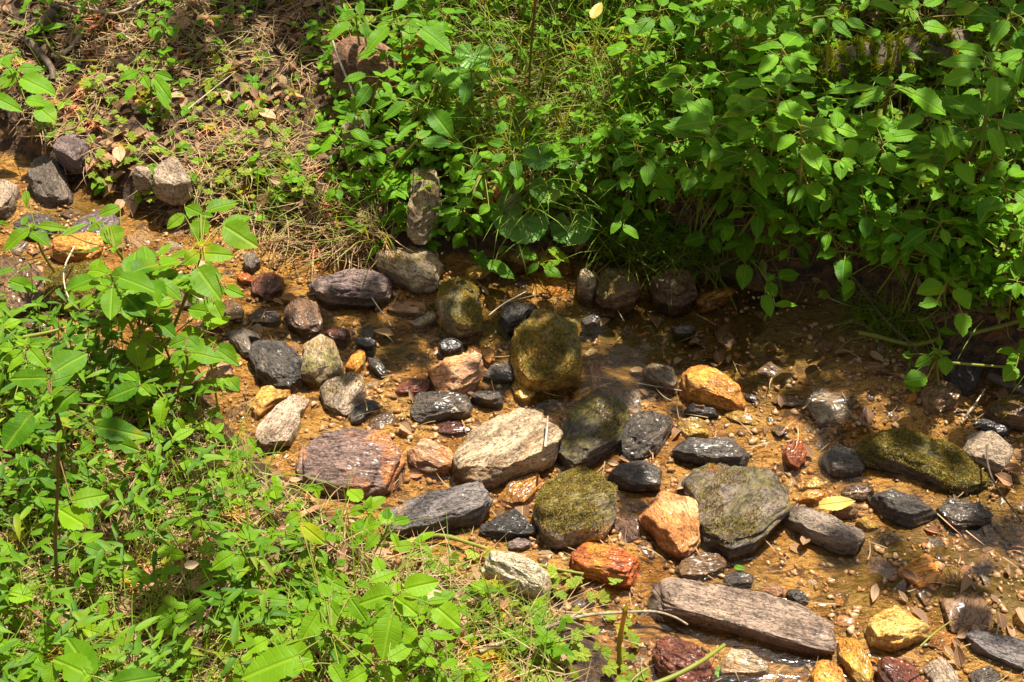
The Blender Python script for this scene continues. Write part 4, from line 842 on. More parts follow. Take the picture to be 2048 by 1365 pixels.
H_('A', 'shoot with three hanging leaves on the upper left bank near the top', (940,150), [(905,250)], [(930,160,862,230,.5),(970,150,1012,215,.6),(940,170,910,255,.5)], tint=.65, stemr=.0018)
H_('R1', 'holey long leaved plant over the wet stones at the left', (370,450), [], [(430,410,785,455,.25),(350,470,560,630,.6),(330,450,40,700,.42),(250,400,330,290,.5),(-30,380,90,400,.5),(95,1035,425,1160,.4),(-20,960,160,900,.4),(300,10,300,190,.45),(700,520,1000,390,.2),(1000,715,1180,640,.25)], h=.16, tint=.3)
H_('B', 'plant with paired leaves at the very top centre left', (120,100), [], [(95,90,-10,110,.5),(130,60,120,0,.6),(160,150,150,225,.5),(320,60,400,-20,.5)], h=.2, tint=.5)
# round toothed leaves
def ragwort(label, c, r, tilt, fwd, stem, tint=.4, seed=0, h=.08):
    u, v = full(*c); C = at(u, v, h); r = r * .00096 * np.linalg.norm(C - [0, 0, CAM_H]) / 2.73
    B = C + [stem[0], stem[1], 0]; B[2] = g1(B[0], B[1])
    root = empty('round_leaf_plant', B); tag(root, label, 'plant')
    lb, sb = Batch(), Batch(); kidney(lb, C, tilt, fwd, r, tint, seed)
    tube(sb, [B, (B + C) / 2 + [0, .01, .02], C], .002, .0015, .6, 6); lb.build('leaf', M['ragwort'], root, B); sb.build('stalk', M['stem'], root, B)
ragwort('largest round toothed leaf, folded in a wide heart above the pool', ('R6', 640, 630), 54, (.1, -.45, 1), (-.3, -1, 0), (.02, .05), .45, 1)
ragwort('round toothed leaf with a bright grey sheen right of the largest one', ('R6', 1120, 700), 43, (-.25, -.4, 1), (.15, -1, 0), (-.02, .06), .5, 2)
ragwort('pale round leaf facing up behind the two biggest round leaves', ('R6', 880, 360), 33, (0, -.3, 1), (0, -1, 0), (0, .05), .7, 3)
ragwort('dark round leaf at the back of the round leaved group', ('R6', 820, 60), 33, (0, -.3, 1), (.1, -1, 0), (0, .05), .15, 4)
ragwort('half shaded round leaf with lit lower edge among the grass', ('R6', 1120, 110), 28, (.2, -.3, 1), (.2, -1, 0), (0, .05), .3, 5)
ragwort('single round leaf with a shaded lower half near the straw at the top', ('B', 780, 330), 33, (.1, -.5, 1), (0, -1, .1), (0, .05), .8, 6)

# ---------------------------------------------------------------- the rest of the jewelweed, copied from a few grown plants
def grown(seed, h, n_whorl, size, side=2):
    rs = random.Random(seed); sb, lb = Batch(), Batch()
    top = np.array([rs.uniform(-.04, .04), rs.uniform(-.05, .01), h]); mid = top * .5 + [rs.uniform(-.01, .01), rs.uniform(-.01, .01), 0]
    tube(sb, [(0, 0, -.02), mid, top], .0032 * size / .07, .0016, rs.random(), 6, 6)
    def at_s(s): return (mid * (s / .5) if s < .5 else mid + (top - mid) * (s - .5) / .5)
    a0 = rs.uniform(0, 6.28)
    for k in range(n_whorl):
        a = a0 + k * 2.4 + rs.uniform(-.3, .3); s = 1 - .02 * k; pt = at_s(s); L = size * rs.uniform(.7, 1.15); pe = rs.uniform(.25, .6) * size
        d = np.array([math.cos(a), math.sin(a), rs.uniform(.0, .25)]); p1 = pt + norm(d) * pe
        tube(sb, [pt, p1], .0010, .0007, .6, 4); put_leaf(lb, p1, d - [0, 0, rs.uniform(.1, .5)], L, rs.uniform(.52, .74), (rs.uniform(-.2, .2), rs.uniform(-.2, .2), 1), rs.uniform(.05, .5), rs.uniform(.05, .3), rs.random(), None, rs, rs.choice([0, 0, 0, 0, 0, .5]))
    for k in range(side):
        s = rs.uniform(.35, .9); pt = at_s(s); a = rs.uniform(0, 6.28); ln = size * rs.uniform(.7, 1.5)
        e = pt + np.array([math.cos(a), math.sin(a), .45]) * ln; tube(sb, [pt, e], .0014, .0009, .6, 5)
        for j in range(rs.randint(2, 4)):
            b_ = a + rs.uniform(-1.5, 1.5); d = np.array([math.cos(b_), math.sin(b_), rs.uniform(-.4, .1)])
            put_leaf(lb, e, d, size * rs.uniform(.45, .85), rs.uniform(.55, .75), (0, 0, 1), rs.uniform(.1, .4), rs.uniform(.05, .3), rs.random(), LT_S if size < .05 else None, rs)
    return sb, lb
PROT = []
for i in range(14):
    sb, lb = grown(50 + i, .85 * [.30, .24, .18, .34, .22, .13, .28, .10, .16, .38, .08, .20, .12, .26][i], [7, 6, 5, 7, 6, 5, 6, 4, 5, 7, 4, 5, 5, 6][i], [.054, .048, .042, .058, .046, .036, .052, .030, .040, .055, .026, .042, .033, .048][i], [5, 4, 3, 6, 4, 2, 5, 1, 2, 6, 1, 3, 2, 4][i])
    PROT.append((sb, lb))
protodata = {}
KD = ['tall big leaved', 'medium tall', 'middle sized', 'very tall big leaved', 'medium bushy', 'low fine leaved', 'tall spreading', 'tiny', 'low', 'tallest', 'very small', 'middle sized side branching', 'low small leaved', 'tall loose']
def scatter_plant(k, u, v, label, group, scale=1.0, rs=random):
    label = KD[k] + ' ' + label + ' near the ' + near(u, v)
    p = at(u, v); root = empty('jewelweed_plant', (p[0], p[1], p[2] - .004)); tag(root, label, 'plant', group)
    if k not in protodata:
        sb, lb = PROT[k]; protodata[k] = (sb.build('stem', M['stem'], root), lb.build('foliage', M['jewel'], root))
    else:
        for o in protodata[k]:
            c = o.copy(); link(c, root)
    if (u < 700 and v > 500) or v > 1000:  # plants in the sunlit areas get the lit leaf colour
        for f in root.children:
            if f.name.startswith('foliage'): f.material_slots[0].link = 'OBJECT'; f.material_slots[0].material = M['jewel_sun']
    root.rotation_euler = (rs.uniform(-.12, .22), rs.uniform(-.15, .15), rs.uniform(0, 6.28)); s = scale * rs.uniform(.8, 1.15); root.scale = (s, s, s)
def inside(u, v, poly):
    c = False; n = len(poly)
    for i in range(n):
        x1, y1 = poly[i]; x2, y2 = poly[(i + 1) % n]
        if (y1 > v) != (y2 > v) and u < (x2 - x1) * (v - y1) / (y2 - y1) + x1: c = not c
    return c
def scatter(n, poly, kinds, label, group, scale=1.0, seed=1, mind=30, prob=lambda u, v: 1):
    rs = random.Random(seed); got = []; tr = 0
    xs = [p[0] for p in poly]; ys = [p[1] for p in poly]
    while len(got) < n and tr < n * 60:
        tr += 1; u, v = rs.uniform(min(xs), max(xs)), rs.uniform(min(ys), max(ys))
        if not inside(u, v, poly) or rs.random() > prob(u, v) or any((u - a) ** 2 + (v - b) ** 2 < mind ** 2 for a, b in got): continue
        got.append((u, v)); scatter_plant(rs.choice(kinds), u, v, label, group, scale, rs)
TH = [0, 1, 2, 3, 4, 6, 9, 11, 13, 2, 5, 8]
scatter(20, [(1180, 330), (1300, 60), (1560, 60), (1560, 300), (1500, 480), (1380, 450), (1250, 400)], TH, 'thicket plant', 'left part of the right bank thicket', 1.0, 11, 50)
scatter(26, [(1560, -80), (2200, -80), (2200, 190), (1560, 190)], TH, 'plant at the back', 'plants behind the mossy log', 1.0, 18, 52, lambda u, v: 0 if 1590 < u < 1960 and v > 70 else 1)
scatter(38, [(1560, 190), (2200, 190), (2200, 680), (1950, 610), (1780, 530), (1560, 490)], TH, 'plant in the thicket', 'thicket at the right edge', 1.0, 19, 44, lambda u, v: 0 if 1590 < u < 1940 and v < 290 else 1)
scatter(20, [(1300, 440), (1500, 440), (1800, 560), (1850, 620), (1750, 590), (1600, 540), (1450, 520), (1250, 480)], [5, 8, 12, 2, 11], 'plant on the mud edge', 'plants on the mud edge of the right bank', 1.1, 22, 26)
scatter(60, [(1150, 480), (1250, 400), (1500, 460), (1800, 560), (2100, 690), (2100, 520), (1500, 360), (1150, 330)], [5, 7, 8, 10, 12], 'seedling under the thicket', 'seedlings under the right bank thicket', 1.0, 12, 26)
scatter(22, [(680, 130), (900, 90), (1000, 200), (1060, 420), (980, 520), (880, 520), (850, 380), (640, 420), (720, 250)], [2, 5, 8, 11, 12, 7], 'seedling on the far bank', 'seedlings on the middle of the far bank', 1.0, 13, 36, lambda u, v: 0 if (800 < u < 900 and 340 < v < 520) or (660 < u < 830 and 90 < v < 260) else 1)
scatter(15, [(520, 20), (620, -60), (1500, -60), (1300, 120), (1050, 90), (700, 50)], [1, 2, 4, 5, 8, 11], 'plant by the top edge', 'plants along the top edge', 1.0, 14, 44)
scatter(7, [(-60, 740), (180, 740), (330, 800), (420, 850), (-60, 880)], [5, 8, 2, 12], 'sunlit plant', 'plants at the left edge below the creek', .85, 15, 50)
scatter(20, [(-60, 900), (430, 900), (600, 1050), (560, 1450), (-60, 1450)], [5, 7, 8, 12, 10, 2], 'plant in lower growth', 'plants in the lower left growth', .8, 20, 50)
scatter(18, [(560, 1080), (760, 1120), (960, 1240), (980, 1400), (560, 1420)], [5, 7, 8, 12, 10], 'sunlit seedling in straw', 'seedlings at the bottom centre', .9, 16, 44)
scatter(12, [(-40, 0), (300, -40), (600, -20), (560, 100), (300, 70), (-40, 160)], [7, 10, 12, 5], 'seedling on the upper bank', 'seedlings at the top left', .9, 17, 60)

scatter(7, [(250, 700), (330, 670), (410, 740), (450, 840), (280, 840)], [0, 1, 4, 13, 6], 'plant by the water', 'tall plants by the water at the left', 1.0, 23, 42)
# ---------------------------------------------------------------- growth nobody could count
def many(n, poly, seed, dens=None, f=6.0, thr=-9, h=0):
    rs = np.random.default_rng(seed); xs = [p[0] for p in poly]; ys = [p[1] for p in poly]; out = []
    m = n * 3; U = rs.uniform(min(xs), max(xs), m); Vv = rs.uniform(min(ys), max(ys), m)
    ok = np.array([inside(a, b, poly) for a, b in zip(U, Vv)]); U, Vv = U[ok], Vv[ok]
    # pixel -> ground, all at once
    xn = (U - 1024) / 2048 * FW; yn = -(Vv - 682.5) / 2048 * FW
    D = np.stack([xn, COS + yn * SIN, -SIN + yn * COS], -1); z = np.zeros(len(U))
    for _ in range(12):
        t_ = (z - CAM_H) / D[:, 2]; P = np.array([0, 0, CAM_H]) + D * t_[:, None]; z = .5 * z + .5 * ground(P[:, 0], P[:, 1], False)
    P[:, 2] = ground(P[:, 0], P[:, 1], True)
    if thr > -9:
        nn = fbm(P * f, 3, seed); keep = nn > thr; P = P[keep]
    return P[:n], rs
def blades(P, rs, lo, hi, w, lean=.5, curl=.8, lie=False, ns=4):
    n = len(P); L = rs.uniform(lo, hi, n); a = rs.uniform(0, 2 * np.pi, n); d = np.stack([np.cos(a), np.sin(a), a * 0], -1)
    up = np.array([0, 0, 1.0]); side = np.stack([-np.sin(a), np.cos(a), a * 0], -1)
    ln = np.abs(rs.normal(0, lean, n)); cu = rs.uniform(.1, 1, n) * curl; V = []
    zr = rs.uniform(0, .02, n) if lie else np.zeros(n); inc = rs.normal(0, .18, n) if lie else None; bend = rs.normal(0, .25, n)
    for k in range(ns + 1):
        s = k / ns
        if lie: c = P + d * (L * s)[:, None] + up * (zr + .003 + inc * L * s)[:, None] + side * (bend * L * s * s)[:, None]
        else:
            ang = ln + cu * s; c = P + (d * (np.sin(ang) * L * s)[:, None] + up * (np.cos(ang) * L * s)[:, None])
        ww = w * (1 - s ** 2 * .9) * (1 if not lie else .9)
        wv = ww * np.ones(n)
        V += [c - side * wv[:, None], c + side * wv[:, None]]
    V = np.stack(V, 1).reshape(-1, 3); m = 2 * (ns + 1); base = np.arange(n)[:, None] * m
    F = np.concatenate([base + np.array([[2 * k, 2 * k + 1, 2 * k + 3, 2 * k + 2]]) for k in range(ns)], 0)
    return V, F, np.repeat(np.clip(rs.normal(.5, .25, n), 0, 1), m)
def blade_stuff(name, parts, mat):
    b = Batch()
    for V, F, tn in parts: b.add(V, F, None, tn)
    return tag(b.build(name, M[mat]), kind='stuff')
ULB = [(-60, -60), (760, -60), (760, 300), (760, 520), (600, 505), (420, 470), (230, 400), (80, 290), (-60, 200)]
TOPC = [(640, -80), (1700, -80), (1500, 330), (1380, 470), (1200, 500), (1000, 470), (900, 300), (780, 60)]
RB = [(1180, 330), (1400, -80), (2200, -80), (2200, 720), (1900, 640), (1760, 570), (1600, 530), (1380, 500), (1150, 500)]
NB = [(-60, 690), (180, 690), (330, 740), (500, 910), (640, 1010), (760, 1095), (920, 1150), (1130, 1240), (1160, 1620), (-60, 1620)]
LOWC = [(640, 1060), (900, 1120), (1130, 1240), (1150, 1620), (500, 1620)]
allb = [ULB, TOPC, RB, NB]
g = []
for n, poly, sd, lo, hi, w, thr in [(3200, TOPC, 1, .06, .20, .0014, -.25), (1500, RB, 2, .05, .17, .0014, -.1), (450, ULB, 3, .03, .09, .0010, 0), (2700, NB, 4, .04, .16, .0011, -.3), (500, [(1150, 430), (1400, 430), (1480, 560), (1200, 530)], 5, .06, .18, .0013, -9), (150, [(420, 380), (760, 360), (800, 540), (560, 520)], 6, .05, .16, .0011, -9), (420, [(1700, 560), (1900, 640), (1820, 720), (1700, 650)], 8, .04, .10, .001, -9)]:
    P, rs = many(n, poly, sd, thr=thr); g.append(blades(P, rs, lo, hi, w, .45, 1.2))
blade_stuff('grass', g, 'grass')
g = []
for n, poly, sd, lo, hi, thr in [(1500, [(850, 100), (1550, -40), (1500, 200), (1100, 250)], 18, .03, .14, -9), (3600, ULB, 11, .015, .08, -.15), (2600, TOPC, 12, .02, .10, -.1), (1800, RB, 13, .02, .09, 0), (3500, NB, 14, .02, .11, -.1), (800, LOWC, 15, .03, .16, -9), (330, [(300, 520), (700, 560), (2048, 720), (2048, 1380), (1250, 1380), (900, 1100), (560, 900), (380, 700)], 17, .01, .06, -9), (380, [(420, 430), (760, 400), (800, 540), (560, 520)], 16, .03, .13, -9)]:
    P, rs = many(n, poly, sd, thr=thr); g.append(blades(P, rs, lo, hi, .0011, 0, 0, True))
blade_stuff('dry_straw_litter', g, 'straw')
# fallen leaves
b = Batch(); DL = leaf_template(5, 0)
for n, poly, sd in [(700, ULB, 21), (500, TOPC, 22), (1300, RB, 23), (1300, NB, 24), (170, [(0, 430), (400, 520), (2048, 700), (2048, 1380), (1300, 1380), (1250, 1200), (700, 980), (400, 680), (0, 620)], 25)]:
    P, rs = many(n, poly, sd); r_ = random.Random(sd)
    for p in P:
        a = r_.uniform(0, 6.28); put_leaf(b, p + [0, 0, r_.uniform(.002, .014)], (math.cos(a), math.sin(a), r_.gauss(0, .3)), r_.uniform(.012, .042), r_.uniform(.35, .7), (r_.gauss(0, .3), r_.gauss(0, .3), 1), r_.uniform(-.5, .9), r_.uniform(0, .8), r_.random() ** 1.6, DL, r_)
tag(b.build('leaf_litter', M['dead']), kind='stuff')
# lobed ground cover
def lobed(b, c, r, rs, tint):
    n = norm((rs.gauss(0, .25), rs.gauss(-.1, .25), 1)); a0 = rs.uniform(0, 6.28)
    for k, (da, l) in enumerate(((-1.25, .75), (-.62, .95), (0, 1.05), (.62, .95), (1.25, .75))):
        a = a0 + da; d = np.array([math.cos(a), math.sin(a), 0]); d = d - n * d.dot(n)
        put_leaf(b, c, d, r * l, .52, n, rs.uniform(0, .3), .15, tint + rs.uniform(-.08, .08), LT_3, rs)
LT_3 = leaf_template(6, .22)
b = Batch()
for n, poly, sd, h in [(280, [(60, 180), (420, 90), (640, 200), (640, 420), (430, 450), (200, 390), (80, 290)], 31, .025), (170, [(640, 60), (1000, 100), (1300, 260), (1200, 480), (900, 520), (780, 400)], 32, .04), (170, NB, 33, .04), (120, [(880, 1090), (1260, 1180), (1300, 1380), (900, 1400)], 34, .02), (240, RB, 35, .05), (130, TOPC, 36, .05)]:
    P, rs = many(n, poly, sd); r_ = random.Random(sd)
    for p in P: lobed(b, p + [0, 0, h * r_.uniform(.3, 1.4)], r_.uniform(.008, .022), r_, r_.random())
tag(b.build('lobed_ground_cover', M['cover']), kind='stuff')
# small round leaved ground cover
b = Batch()
for n, poly, sd, h in [(380, NB, 43, .05)]:
    P, rs = many(n, poly, sd, thr=-.3); r_ = random.Random(sd)
    for p in P:
        q = p + [0, 0, h * r_.uniform(.1, 1.6)]; a0 = r_.uniform(0, 6.28)
        for k in range(r_.randint(2, 4)):
            a = a0 + k * 1.7; put_leaf(b, q, (math.cos(a), math.sin(a), r_.gauss(0, .3)), r_.uniform(.010, .030), r_.uniform(.5, .75), (r_.gauss(0, .2), r_.gauss(0, .2), 1), .3, .2, r_.random(), LT_S, r_)
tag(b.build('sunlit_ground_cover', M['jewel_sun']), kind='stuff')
b = Batch()
for n, poly, sd, h in [(900, RB, 41, .06), (900, TOPC, 42, .06), (200, ULB, 44, .02), (340, [(620, 60), (800, 60), (1000, 500), (880, 520), (700, 420)], 45, .05)]:
    P, rs = many(n, poly, sd, thr=-.3); r_ = random.Random(sd)
    for p in P:
        q = p + [0, 0, h * r_.uniform(.1, 1.6)]; a0 = r_.uniform(0, 6.28)
        for k in range(r_.randint(2, 4)):
            a = a0 + k * 1.7; put_leaf(b, q, (math.cos(a), math.sin(a), r_.gauss(0, .3)), r_.uniform(.010, .028), r_.uniform(.5, .75), (r_.gauss(0, .2), r_.gauss(0, .2), 1), .3, .2, r_.random(), LT_S, r_)
tag(b.build('small_leaved_ground_cover', M['jewel']), kind='stuff')
# stiltgrass: lance shaped leaves in tiers
b = Batch()
for n, poly, sd in [(190, [(-60, 880), (120, 860), (330, 880), (470, 980), (600, 1080), (520, 1620), (-60, 1620)], 51), (90, [(-60, 660), (180, 670), (300, 740), (400, 860), (-60, 860)], 52), (60, RB, 53)]:
    P, rs = many(n, poly, sd, thr=-.35); r_ = random.Random(sd)
    for p in P:
        h = r_.uniform(.05, .16); tp = p + [r_.gauss(0, .02), r_.gauss(0, .02), h]; tube(b, [p, tp], .0009, .0006, .4, 4); a0 = r_.uniform(0, 6.28)
        for k in range(r_.randint(3, 5)):
            q = p + (tp - p) * (1 - .13 * k); a = a0 + k * 2.6; put_leaf(b, q, (math.cos(a), math.sin(a), r_.uniform(-.1, .35)), r_.uniform(.024, .05), .24, (0, 0, 1), .5, .15, r_.random(), LT_L, r_)
tag(b.build('stiltgrass', M['stilt']), kind='stuff')

# ---------------------------------------------------------------- sticks, roots, fallen stems: one by one
def stick(crop, pts, r0, r1, label, name='twig', cat='twig', mat='twig', lift=.01, knots=None, hs=None, extra=None, er=.01):
    P = [at(*full(crop, *p), (hs[i] if hs else lift)) for i, p in enumerate(pts)]; b = Batch(); tube(b, P, r0, r1, .5, 8, knots)
    for e in extra or []:
        tube(b, [at(*full(crop, *p), lift * .5) for p in e], min(r1 * 1.1, er), min(r1 * .5, er * .5), .5, 6)
    o = b.build(name, M[mat]); return tag(o, label, cat)
stick('H', [(800,1190),(1000,1110),(1200,1045),(1330,1000),(1460,975),(1650,962),(1810,960),(1920,990),(2000,1035)], .0036, .0018, 'long bare grey twig crossing the near bank at the bottom centre', 'twig', 'twig', 'twig', .03, extra=[[(1460,978),(1300,962),(1165,950)]])
stick('H', [(190,590),(380,560),(560,520),(760,570),(1020,655),(1200,705),(1400,742)], .0045, .0022, 'long pale green fallen stem beside the cream and tan stone', 'fallen_stalk', 'stem', 'stem', .018, 6)
stick('F', [(1080,660),(1180,680),(1400,730),(1560,690)], .0045, .0038, 'thick yellow brown fallen stem with frayed root at the right shore', 'fallen_stalk', 'stem', 'stem', .03, 5, extra=[[(1180,660),(1060,600),(930,620)],[(1160,680),(1040,700),(960,760)],[(1170,650),(1080,590),(1000,590)]], er=.0014)
stick('F', [(1730,668),(1900,625),(2100,570)], .0042, .0036, 'straight green stem running off the right edge', 'fallen_stalk', 'stem', 'stem', .07, 5)
stick('F', [(1600,835),(1780,850),(1960,862)], .0028, .002, 'thin green stem crossing in front of the dark boulder', 'fallen_stalk', 'stem', 'stem', .09)
stick('F', [(900,150),(1000,270),(1110,420),(1250,600),(1380,720),(1480,840)], .0026, .002, 'brown bare stem slanting down the right bank to the fallen stem', 'twig', 'twig', 'bark', .05)
stick('F', [(840,425),(960,480),(1100,520),(1220,530)], .0013, .0008, 'fine pale straw stalk over the shaded mud', 'straw_stalk', 'straw', 'palewood', .01)
stick('F', [(1700,1160),(1760,1080),(1820,990)], .002, .0012, 'short dry stalk leaning near the right edge', 'straw_stalk', 'straw', 'palewood', .02)
stick('F', [(1840,910),(1950,960),(2080,1020)], .009, .008, 'brown piece of branch at the right edge above the green skinned stone', 'branch', 'branch', 'bark', .03)
stick('A', [(330,40),(290,100),(190,200),(170,240),(250,330),(300,400),(310,470)], .013, .006, 'thick weathered root bending down the upper left bank', 'root', 'root', 'bark', .025, extra=[[(170,230),(60,210),(-40,180)],[(190,200),(100,130),(60,60)]])
stick('A', [(480,190),(440,250),(380,310),(330,350)], .006, .004, 'short bare twig right of the weathered root', 'twig', 'twig', 'twig', .02)
stick('A', [(340,20),(500,50),(680,80),(850,0)], .004, .003, 'pale twig along the top left edge', 'twig', 'twig', 'twig', .03)
stick('A', [(700,150),(720,200),(780,240)], .004, .003, 'curved pale root end on the upper left bank', 'root', 'root', 'twig', .02)
stick('A', [(250,190),(310,300),(420,350),(570,355)], .003, .002, 'yellow green runner on the upper left bank', 'fallen_stalk', 'stem', 'stem', .03)
stick('A', [(1960,710),(1930,800),(1890,890)], .004, .0035, 'short thick yellow green stalk on the bank near the grey angular stone', 'fallen_stalk', 'stem', 'stem', .02)
stick('A', [(1320,850),(1400,840),(1500,855)], .003, .003, 'short brown green stalk lying on the straw', 'fallen_stalk', 'stem', 'stem', .02)
stick('A', [(1100,640),(1250,520),(1380,420)], .0014, .001, 'long white straw stalk slanting on the upper left bank', 'straw_stalk', 'straw', 'palewood', .03)
stick('R5', [(110,370),(180,560),(300,850),(400,1110)], .0028, .0016, 'white dead stalk leaning in front of the reddish block', 'straw_stalk', 'straw', 'palewood', None, None, [.16, .12, .07, .02])
stick('B', [(1145,-20),(1125,200),(1110,420),(1108,560)], .0028, .0022, 'thin upright dark brown stem in the grass at the top centre', 'bare_stalk', 'stem', 'redstem', None, None, [.45, .3, .12, 0])
stick('B', [(1200,500),(1210,360),(1225,200)], .002, .0015, 'upright green stem right of the thin dark brown one', 'bare_stalk', 'stem', 'stem', None, None, [0, .12, .26])
stick('B', [(160,1170),(240,1080),(340,950),(450,820)], .0026, .0018, 'arching green stem over the barrel shaped stone', 'bare_stalk', 'stem', 'stem', None, None, [.02, .06, .12, .18])
stick('I', [(-150,1390),(0,1330),(150,1250),(290,1150)], .0045, .003, 'thick green stem reaching over the wet dark red lumpy stone', 'bare_stalk', 'stem', 'stem', .13)
stick('H', [(1610,1290),(1605,1150),(1630,1000),(1645,930)], .0042, .003, 'jointed green stalk standing upright at the bottom centre', 'bare_stalk', 'stem', 'stem', None, 6, [0, .07, .14, .18])
stick('I', [(1415,1160),(1500,1080),(1590,1015)], .0015, .001, 'thin green sprout bending over the big yellow and cream stone', 'bare_stalk', 'stem', 'stem', .09)
stick('E', [(90,340),(160,420),(230,520),(300,620)], .0014, .001, 'dry curved stalk hanging from the long dark rock', 'straw_stalk', 'straw', 'palewood', .03)
stick('E', [(1200,1330),(1210,1230),(1216,1150)], .0022, .0016, 'short straw piece lying on the pale block', 'straw_stalk', 'straw', 'palewood', .085)
stick('E', [(1480,300),(1560,420),(1660,590)], .0014, .001, 'long pale grass stalk dipping into the green pool', 'straw_stalk', 'straw', 'palewood', .03)
stick('E', [(870,560),(960,490),(1090,420)], .0014, .001, 'pale stalk crossing the black striped slate', 'straw_stalk', 'straw', 'palewood', .06)
stick('E', [(1430,910),(1700,950),(2000,1000)], .0010, .0007, 'very fine straight straw across the sand right of the green boulder', 'straw_stalk', 'straw', 'palewood', .02)
stick('R1', [(850,640),(730,900),(750,1150),(850,1330)], .0018, .0012, 'bent straw hanging over the mossy log shaped rock', 'straw_stalk', 'straw', 'palewood', .09)
stick('R1', [(760,500),(1000,600),(1220,650)], .0016, .001, 'thin reddish straw lying over the shiny orange stone', 'straw_stalk', 'straw', 'redstem', .07)
stick('R3', [(200,150),(400,110),(560,65)], .004, .002, 'yellow green stalk slanting at the left above the bright plant', 'bare_stalk', 'stem', 'stem', .12)
stick('G', [(0,840),(180,950),(370,1110)], .003, .002, 'pinkish bare runner in the lower left corner', 'runner', 'stem', 'redstem', .08)
stick('G', [(1180,1085),(1270,1065),(1400,1060),(1560,1050)], .003, .0025, 'yellow runner curving between the lower left leaves', 'runner', 'stem', 'stem', .03)
stick('I', [(1800,0),(1805,120),(1860,250),(2000,440)], .0022, .0016, 'thin dark twig trailing past the yellow green mossy stone', 'twig', 'twig', 'bark', .05)
def loose_leaf(crop, b0, tip, wr, label, mat='dead', h=.01, tint=.9, name='fallen_leaf'):
    P0 = at(*full(crop, *b0), h); P1 = at(*full(crop, *tip), h); b = Batch(); put_leaf(b, P0, P1 - P0, np.linalg.norm(P1 - P0), wr, (0, -.15, 1), .1, .15, tint, LT, random.Random(4))
    return tag(b.build(name, M[mat]), label, 'leaf')
loose_leaf('I', (830,352), (1045,318), .42, 'yellow fallen leaf resting on the dark wet stone', 'yellowleaf', .035)
loose_leaf('A', (1520,645), (1615,690), .45, 'white papery dead leaf on the upper left bank', 'dead', .03, 1.6)
loose_leaf('A', (690,860), (705,945), .7, 'pale upright dead leaf above the dry two toned stone', 'dead', .04, 1.5)
loose_leaf('F', (1150,770), (1230,830), .45, 'ochre fallen leaf at the mouth of the right shore', 'dead', .01, .8)
loose_leaf('E', (830,390), (870,440), .4, 'small tan leaf floating right of the upright mossy stone', 'dead', .004, .9)
loose_leaf('I', (1310,720), (1400,780), .5, 'small black wet leaf on the dark speckled moss bed', 'dead', .03, -.2)
loose_leaf('I', (345,700), (415,715), .5, 'tiny green leaf lying behind the long plank shaped rock', 'jewel', .02, .6)
loose_leaf('I', (230,1300), (375,1330), .6, 'torn green leaf on the wet sand at the bottom edge', 'ragwort', .01, .9)
loose_leaf('H', (470,870), (600,850), .5, 'pale underside of a dead leaf among the lower leaves', 'dead', .07, 1.4)
loose_leaf('G', (1060,700), (1145,680), .7, 'round cream coloured dead leaf in the lower left growth', 'dead', .10, 1.5)
loose_leaf('B', (1475,110), (1530,10), .5, 'yellow leaf hanging at the top centre', 'yellowleaf', .2, .8)
# mossy log in the thicket, top right
P = [at(u, v, .03) for u, v in [(1600, 165), (1720, 130), (1860, 108), (2000, 80), (2120, 60)]]
lb = Batch(); tube(lb, P, .042, .046, .5, 26); V = np.concatenate(lb.V); V = V + (fbm(V * 30, 4, 2) * .012)[:, None]
lg = mesh_np('mossy_log', V, np.concatenate(lb.F), M['bark']); tag(lg, 'rotting log furred with yellow green moss inside the thicket at the upper right', 'log')
rn = np.random.default_rng(9); pk = rn.choice(len(V), 26000); pt = V[pk] + rn.normal(0, .004, (26000, 3)); keep = fbm(pt * 14, 3, 4) > -.5; pt = pt[keep]
tufts(pt, np.tile([0, -.2, 1.0], (len(pt), 1)), .006, .016, lg, rn, .0016, 'brightmoss', 'moss')
# ---------------------------------------------------------------- the overhanging tree whose shade dapples the right and the middle
SHADE = [  # pixel centre, half sizes, clusters: where the branches overhead keep broken shade
    (1760, 230, 320, 260, 7), (1400, 360, 200, 150, 3), (1660, 570, 380, 90, 8), (1280, 590, 240, 70, 7), (950, 330, 120, 150, 5), (880, 510, 160, 80, 6),
    (1500, 720, 360, 60, 6), (1130, 680, 160, 70, 7), (1230, 850, 110, 50, 4), (1900, 1140, 150, 60, 3), (1800, 830, 190, 60, 5), (790, 640, 110, 70, 4), (680, 30, 220, 45, 9), (1250, 10, 380, 40, 2),
    (560, 570, 110, 50, 2), (1960, 480, 150, 220, 4), (2030, 1000, 60, 70, 2), (300, 50, 280, 60, 8), (230, 1330, 200, 60, 2)]
rs = random.Random(21); cb = Batch(); pts = []
for u0, v0, du, dv, n in SHADE:
    for i in range(n):
        aa = rs.uniform(0, 6.28); rr_ = rs.random() ** .5; u = u0 + du * rr_ * math.cos(aa); v = v0 + dv * rr_ * math.sin(aa)
        T = at_z(u, v, .05 if v > 560 else .15); s = rs.uniform(1.5, 3.4); c = T + SUN_DIR * s; pts.append(c)
        for k in range(rs.randint(3, 6)):
            a = rs.uniform(0, 6.28); p = c + np.array([rs.gauss(0, .04), rs.gauss(0, .04), rs.gauss(0, .03)])
            put_leaf(cb, p, (math.cos(a), math.sin(a), rs.gauss(-.2, .2)), rs.uniform(.05, .10), .62, norm(SUN_DIR + np.array([rs.gauss(0, .3), rs.gauss(0, .3), 0])), .2, .1, rs.random(), DL, rs)
tr = empty('overhanging_tree', (3.4, 8.6, g1(3.4, 8.6))); tag(tr, 'tall broadleaf tree behind the thicket whose branches shade the creek', 'tree')
wb = Batch(); B0 = np.array([3.4, 8.6, g1(3.4, 8.6) - .2]); fork = np.array([3.1, 7.2, 4.4])
tube(wb, [B0, [3.3, 8.1, 2.4], fork, [3.4, 7.3, 6.6]], .22, .08, .5, 14)
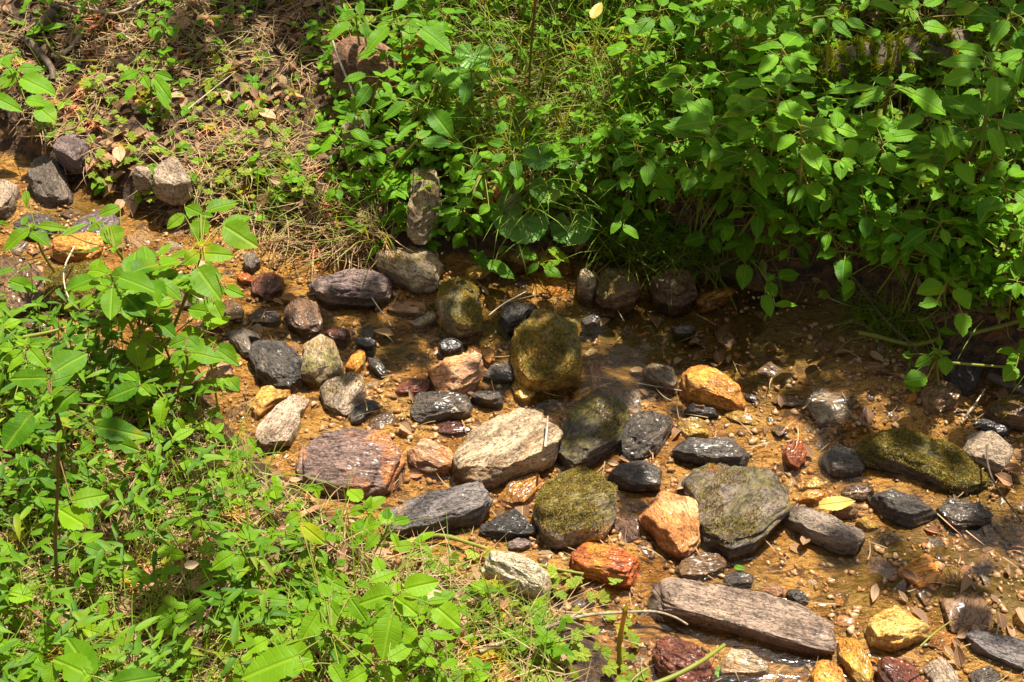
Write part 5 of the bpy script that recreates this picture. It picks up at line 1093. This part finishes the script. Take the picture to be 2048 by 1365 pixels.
A_ = np.array(pts); ends = []
for k in range(9):
    q = A_[rs.randrange(len(A_))]; e = q + [rs.uniform(-.1, .1), rs.uniform(-.1, .1), .05]; m = (fork + e) / 2 + [rs.uniform(-.2, .2), rs.uniform(-.2, .2), .5]
    tube(wb, [fork, m, e], .03, .006, .5, 8); ends += [m * (1 - s) + e * s for s in (0, .3, .6, .9)]
E_ = np.array(ends)
for c in pts[::3]:
    j = np.argmin(((E_ - c) ** 2).sum(1)); tube(wb, [E_[j], (E_[j] + c) / 2 + [0, 0, .04], c], .006, .0015, .5, 4)
wb.build('trunk', M['bark'], tr, tr.location); cb.build('crown', M['canopy'], tr, tr.location)

# the wood behind: what the water mirrors and what dims the sky on that side
def wood_tree(seed):
    rs = random.Random(seed); w, c = Batch(), Batch(); h = rs.uniform(5.5, 7.5); tube(w, [(0, 0, -.3), (rs.uniform(-.2, .2), 0, h * .5), (rs.uniform(-.3, .3), 0, h * .95)], .14, .04, .5, 10)
    for k in range(12):
        z = h * rs.uniform(.15, .9); a = rs.uniform(0, 6.28); e = np.array([math.cos(a) * 1.2, math.sin(a) * 1.0, z + rs.uniform(0, .6)]); tube(w, [(0, 0, z), e * [.5, .5, 1], e], .035, .008, .5, 5)
        for j in range(75):
            p = e * [rs.uniform(.2, 1.3), rs.uniform(.2, 1.3), 1] + [rs.gauss(0, .35), rs.gauss(0, .3), rs.gauss(0, .35)]; a2 = rs.uniform(0, 6.28)
            put_leaf(c, p, (math.cos(a2), math.sin(a2), rs.gauss(-.3, .4)), rs.uniform(.14, .28), .65, (rs.gauss(0, .6), rs.gauss(-.3, .6), 1), .3, .1, rs.random(), DL, rs)
    return w, c
WP = [wood_tree(5), wood_tree(6)]; wd = {}
for i, (x, y, nm) in enumerate([(-4.6, 8.6, 'leftmost'), (-2.6, 9.4, 'second from the left'), (-.6, 8.9, 'middle'), (4.6, 10.2, 'second from the right'), (6.4, 8.8, 'rightmost')]):
    e = empty('woodland_tree', (x, y, g1(x, y))); tag(e, 'leafy tree of the wood behind the far bank, ' + nm + ' of its row', 'tree', 'trees of the wood behind'); e.rotation_euler[2] = i * 1.7
    if i % 2 not in wd: wd[i % 2] = (WP[i % 2][0].build('trunk', M['bark'], e), WP[i % 2][1].build('crown', M['canopy'], e))
    else:
        for o in wd[i % 2]: link(o.copy(), e)
